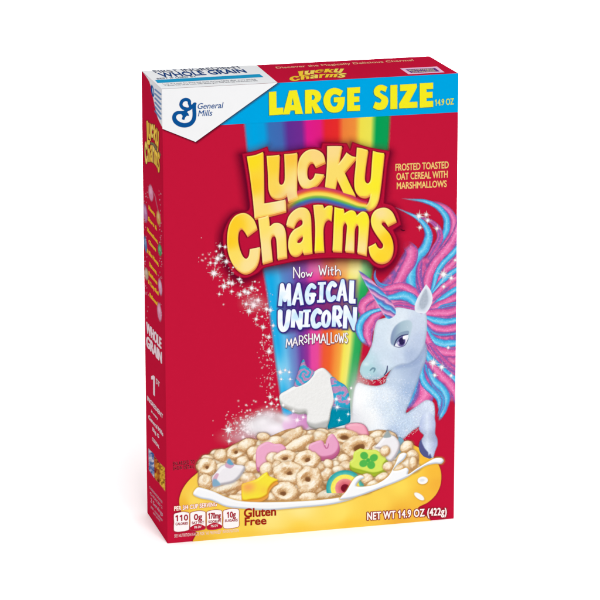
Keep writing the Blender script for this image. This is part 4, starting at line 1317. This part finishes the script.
# picture strip near the foot
sp_.poly([(148.6, 448.5, 1), (154, 454, 1), (154.5, 478, 1), (149, 470, 1)], lambda X_, Y_, d: ramp(fnoise(X_, Y_, 2.4, 5), [(.25, rgb(60, 90, 150)), (.55, rgb(170, 170, 196)), (.8, rgb(226, 214, 220))]), f=.5)
sp_.poly([(154.4, 456, 1), (159, 462, 1), (159.3, 483, 1), (154.8, 478.5, 1)], lambda X_, Y_, d: ramp(fnoise(X_, Y_, 2.0, 8), [(.25, rgb(120, 30, 30)), (.5, rgb(190, 110, 40)), (.8, rgb(230, 180, 60))]), f=.5)
sp_.poly([(159.4, 462.5, 1), (165.0, 468, 1), (165.3, 491, 1), (159.8, 484, 1)], lambda X_, Y_, d: ramp(fnoise(X_, Y_, 1.8, 9), [(.25, rgb(120, 90, 30)), (.5, rgb(214, 160, 50)), (.8, rgb(236, 196, 80))]), f=.5)
sp_.build("picture_strip_print", on_side, 1, side)


def stext(nm, rows, c, x0, x1, y, h, sl_=1.22, gap=None, bold=.02):
    it = []
    for i, r_ in enumerate(rows):
        body, ya, ha, xa, xb = r_
        it.append((body, (xa, ya), (xb, ya + (xb - xa) * sl_), (xa, ya - ha)))
    return text(nm, on_side, it, c, 2, side, bold=bold)


VY = rgb(240, 180, 50)
stext("verse_lettering", [("Hearts,", 209.0, 3.6, 149, 155.2), ("Stars &", 220.0, 3.6, 148.5, 157), ("Horseshoes,", 231.0, 3.6, 147.6, 158), ("Clovers", 243.0, 3.6, 149, 156), ("& Blue Moons,", 252.0, 3.6, 147.3, 158.8),
                          ("Unicorns,", 265.5, 3.6, 149.5, 157), ("Rainbows", 274.5, 3.6, 149, 157.3), ("& Tasty Red", 283.0, 3.6, 148.5, 158.6), ("Balloons!", 296.5, 3.6, 150, 157.5)], VY, 0, 0, 0, 0, bold=.05)
WP = rgb(240, 214, 222)
stext("grain_lettering", [("WHOLE", 332.0, 10, 146.8, 161.3), ("GRAIN", 346.0, 10.5, 146.8, 161.8)], WP, 0, 0, 0, 0, sl_=1.15, bold=.03)
stext("rank_lettering", [("1", 392.0, 19, 151.6, 154.9), ("ST", 383.0, 5.0, 156.2, 160.0)], WP, 0, 0, 0, 0, bold=.008)
stext("ingredient_lettering", [("INGREDIENT", 400.0, 4.2, 147.6, 163.0), ("in every", 412.0, 2.6, 151.5, 158), ("General Mills", 418.5, 4.0, 148.7, 163.3), ("Big G", 430.5, 3.4, 152.8, 159.2), ("CEREAL", 440.0, 3.2, 152.3, 159.6)], WP, 0, 0, 0, 0)
stext("contents_lettering", [("CARBOHYDRATES", 488.0, 2.4, 149.6, 162.5), ("CHOICES 2", 494.0, 2.6, 150.2, 162.5), ("2 Servings", 501.5, 4.0, 150.8, 163.0), ("per container", 507.5, 2.8, 151.2, 163.0), ("see panel", 513.5, 2.4, 153.5, 160.2)], rgb(214, 150, 170), 0, 0, 0, 0, bold=.012)

# ================================================================== TOP PRINT
lab = sheet("top_label", on_top, [(141.4, 70.85), (256.3, 65.0), (277.6, 82.7), (161.8, 88.9)], rgb(244, 245, 247), 1, top)
sheet("top_stripe", on_top, [(155.0, 80.2), (259.5, 74.2), (263.6, 77.2), (157.6, 83.2)], rgb(34, 156, 204), 2, top)
text("top_claim_lettering", on_top, [("FIRST INGREDIENT", (156.0, 73.2), (243.0, 68.4), (152.0, 70.6))], rgb(64, 74, 104), 2, top, bold=.02)
text("top_grain_lettering", on_top, [("WHOLE GRAIN", (162.5, 77.4), (247.0, 72.6), (157.6, 73.6))], rgb(28, 66, 128), 2, top, bold=.05)
text("top_note_lettering", on_top, [("BEST IF USED BY", (157.5, 79.6), (197.0, 77.2), (156.3, 78.3))], rgb(60, 80, 110), 2, top, bold=.02)
text("top_note_lettering", on_top, [("A gluten free cereal made with whole grain oats and real marshmallow bits", (165.0, 86.2), (258.0, 81.2), (163.6, 85.2)),
                                    ("keep in a cool dry place and close the bag tightly after every serving", (163.5, 84.7), (256.0, 79.8), (162.1, 83.7))], rgb(128, 132, 140), 2, top, bold=.01)
tt = Print(284, 64, 356, 84, .22)


def top_tf(p):
    x_ = 291 + (p[0] - 226) / 172 * 58 + (p[1] - 150) * -.02
    return x_, 71.2 + (p[1] - 150) * .082 - (x_ - 291) * .052


side_let(tt, top_tf, .5, [rgb(250, 206, 60), rgb(248, 220, 100), rgb(246, 196, 56)])
tt.build("top_title_lettering", on_top, 1, top)
text("top_motto_lettering", on_top, [("Discover the Magically Delicious Charms!", (277.0, 68.6), (414.0, 60.9), (275.2, 67.0))], rgb(246, 196, 150), 1, top, bold=.015)
sheet("coupon_print", on_top, [(400.0, 68.5), (437.0, 66.6), (444.5, 72.4), (408.5, 74.4)], rgb(236, 190, 222), 1, top)
sheet("coupon_print", on_top, [(405.5, 69.6), (435.0, 68.1), (439.8, 71.6), (411.5, 73.2)], rgb(104, 60, 130), 2, top)
text("coupon_lettering", on_top, [("BOX TOP COUPON", (409.5, 71.2), (434.0, 69.9), (408.0, 70.1)), ("SAVE AND REDEEM", (412.5, 72.9), (436.0, 71.6), (411.2, 71.9))], rgb(226, 220, 170), 3, top, bold=.02)
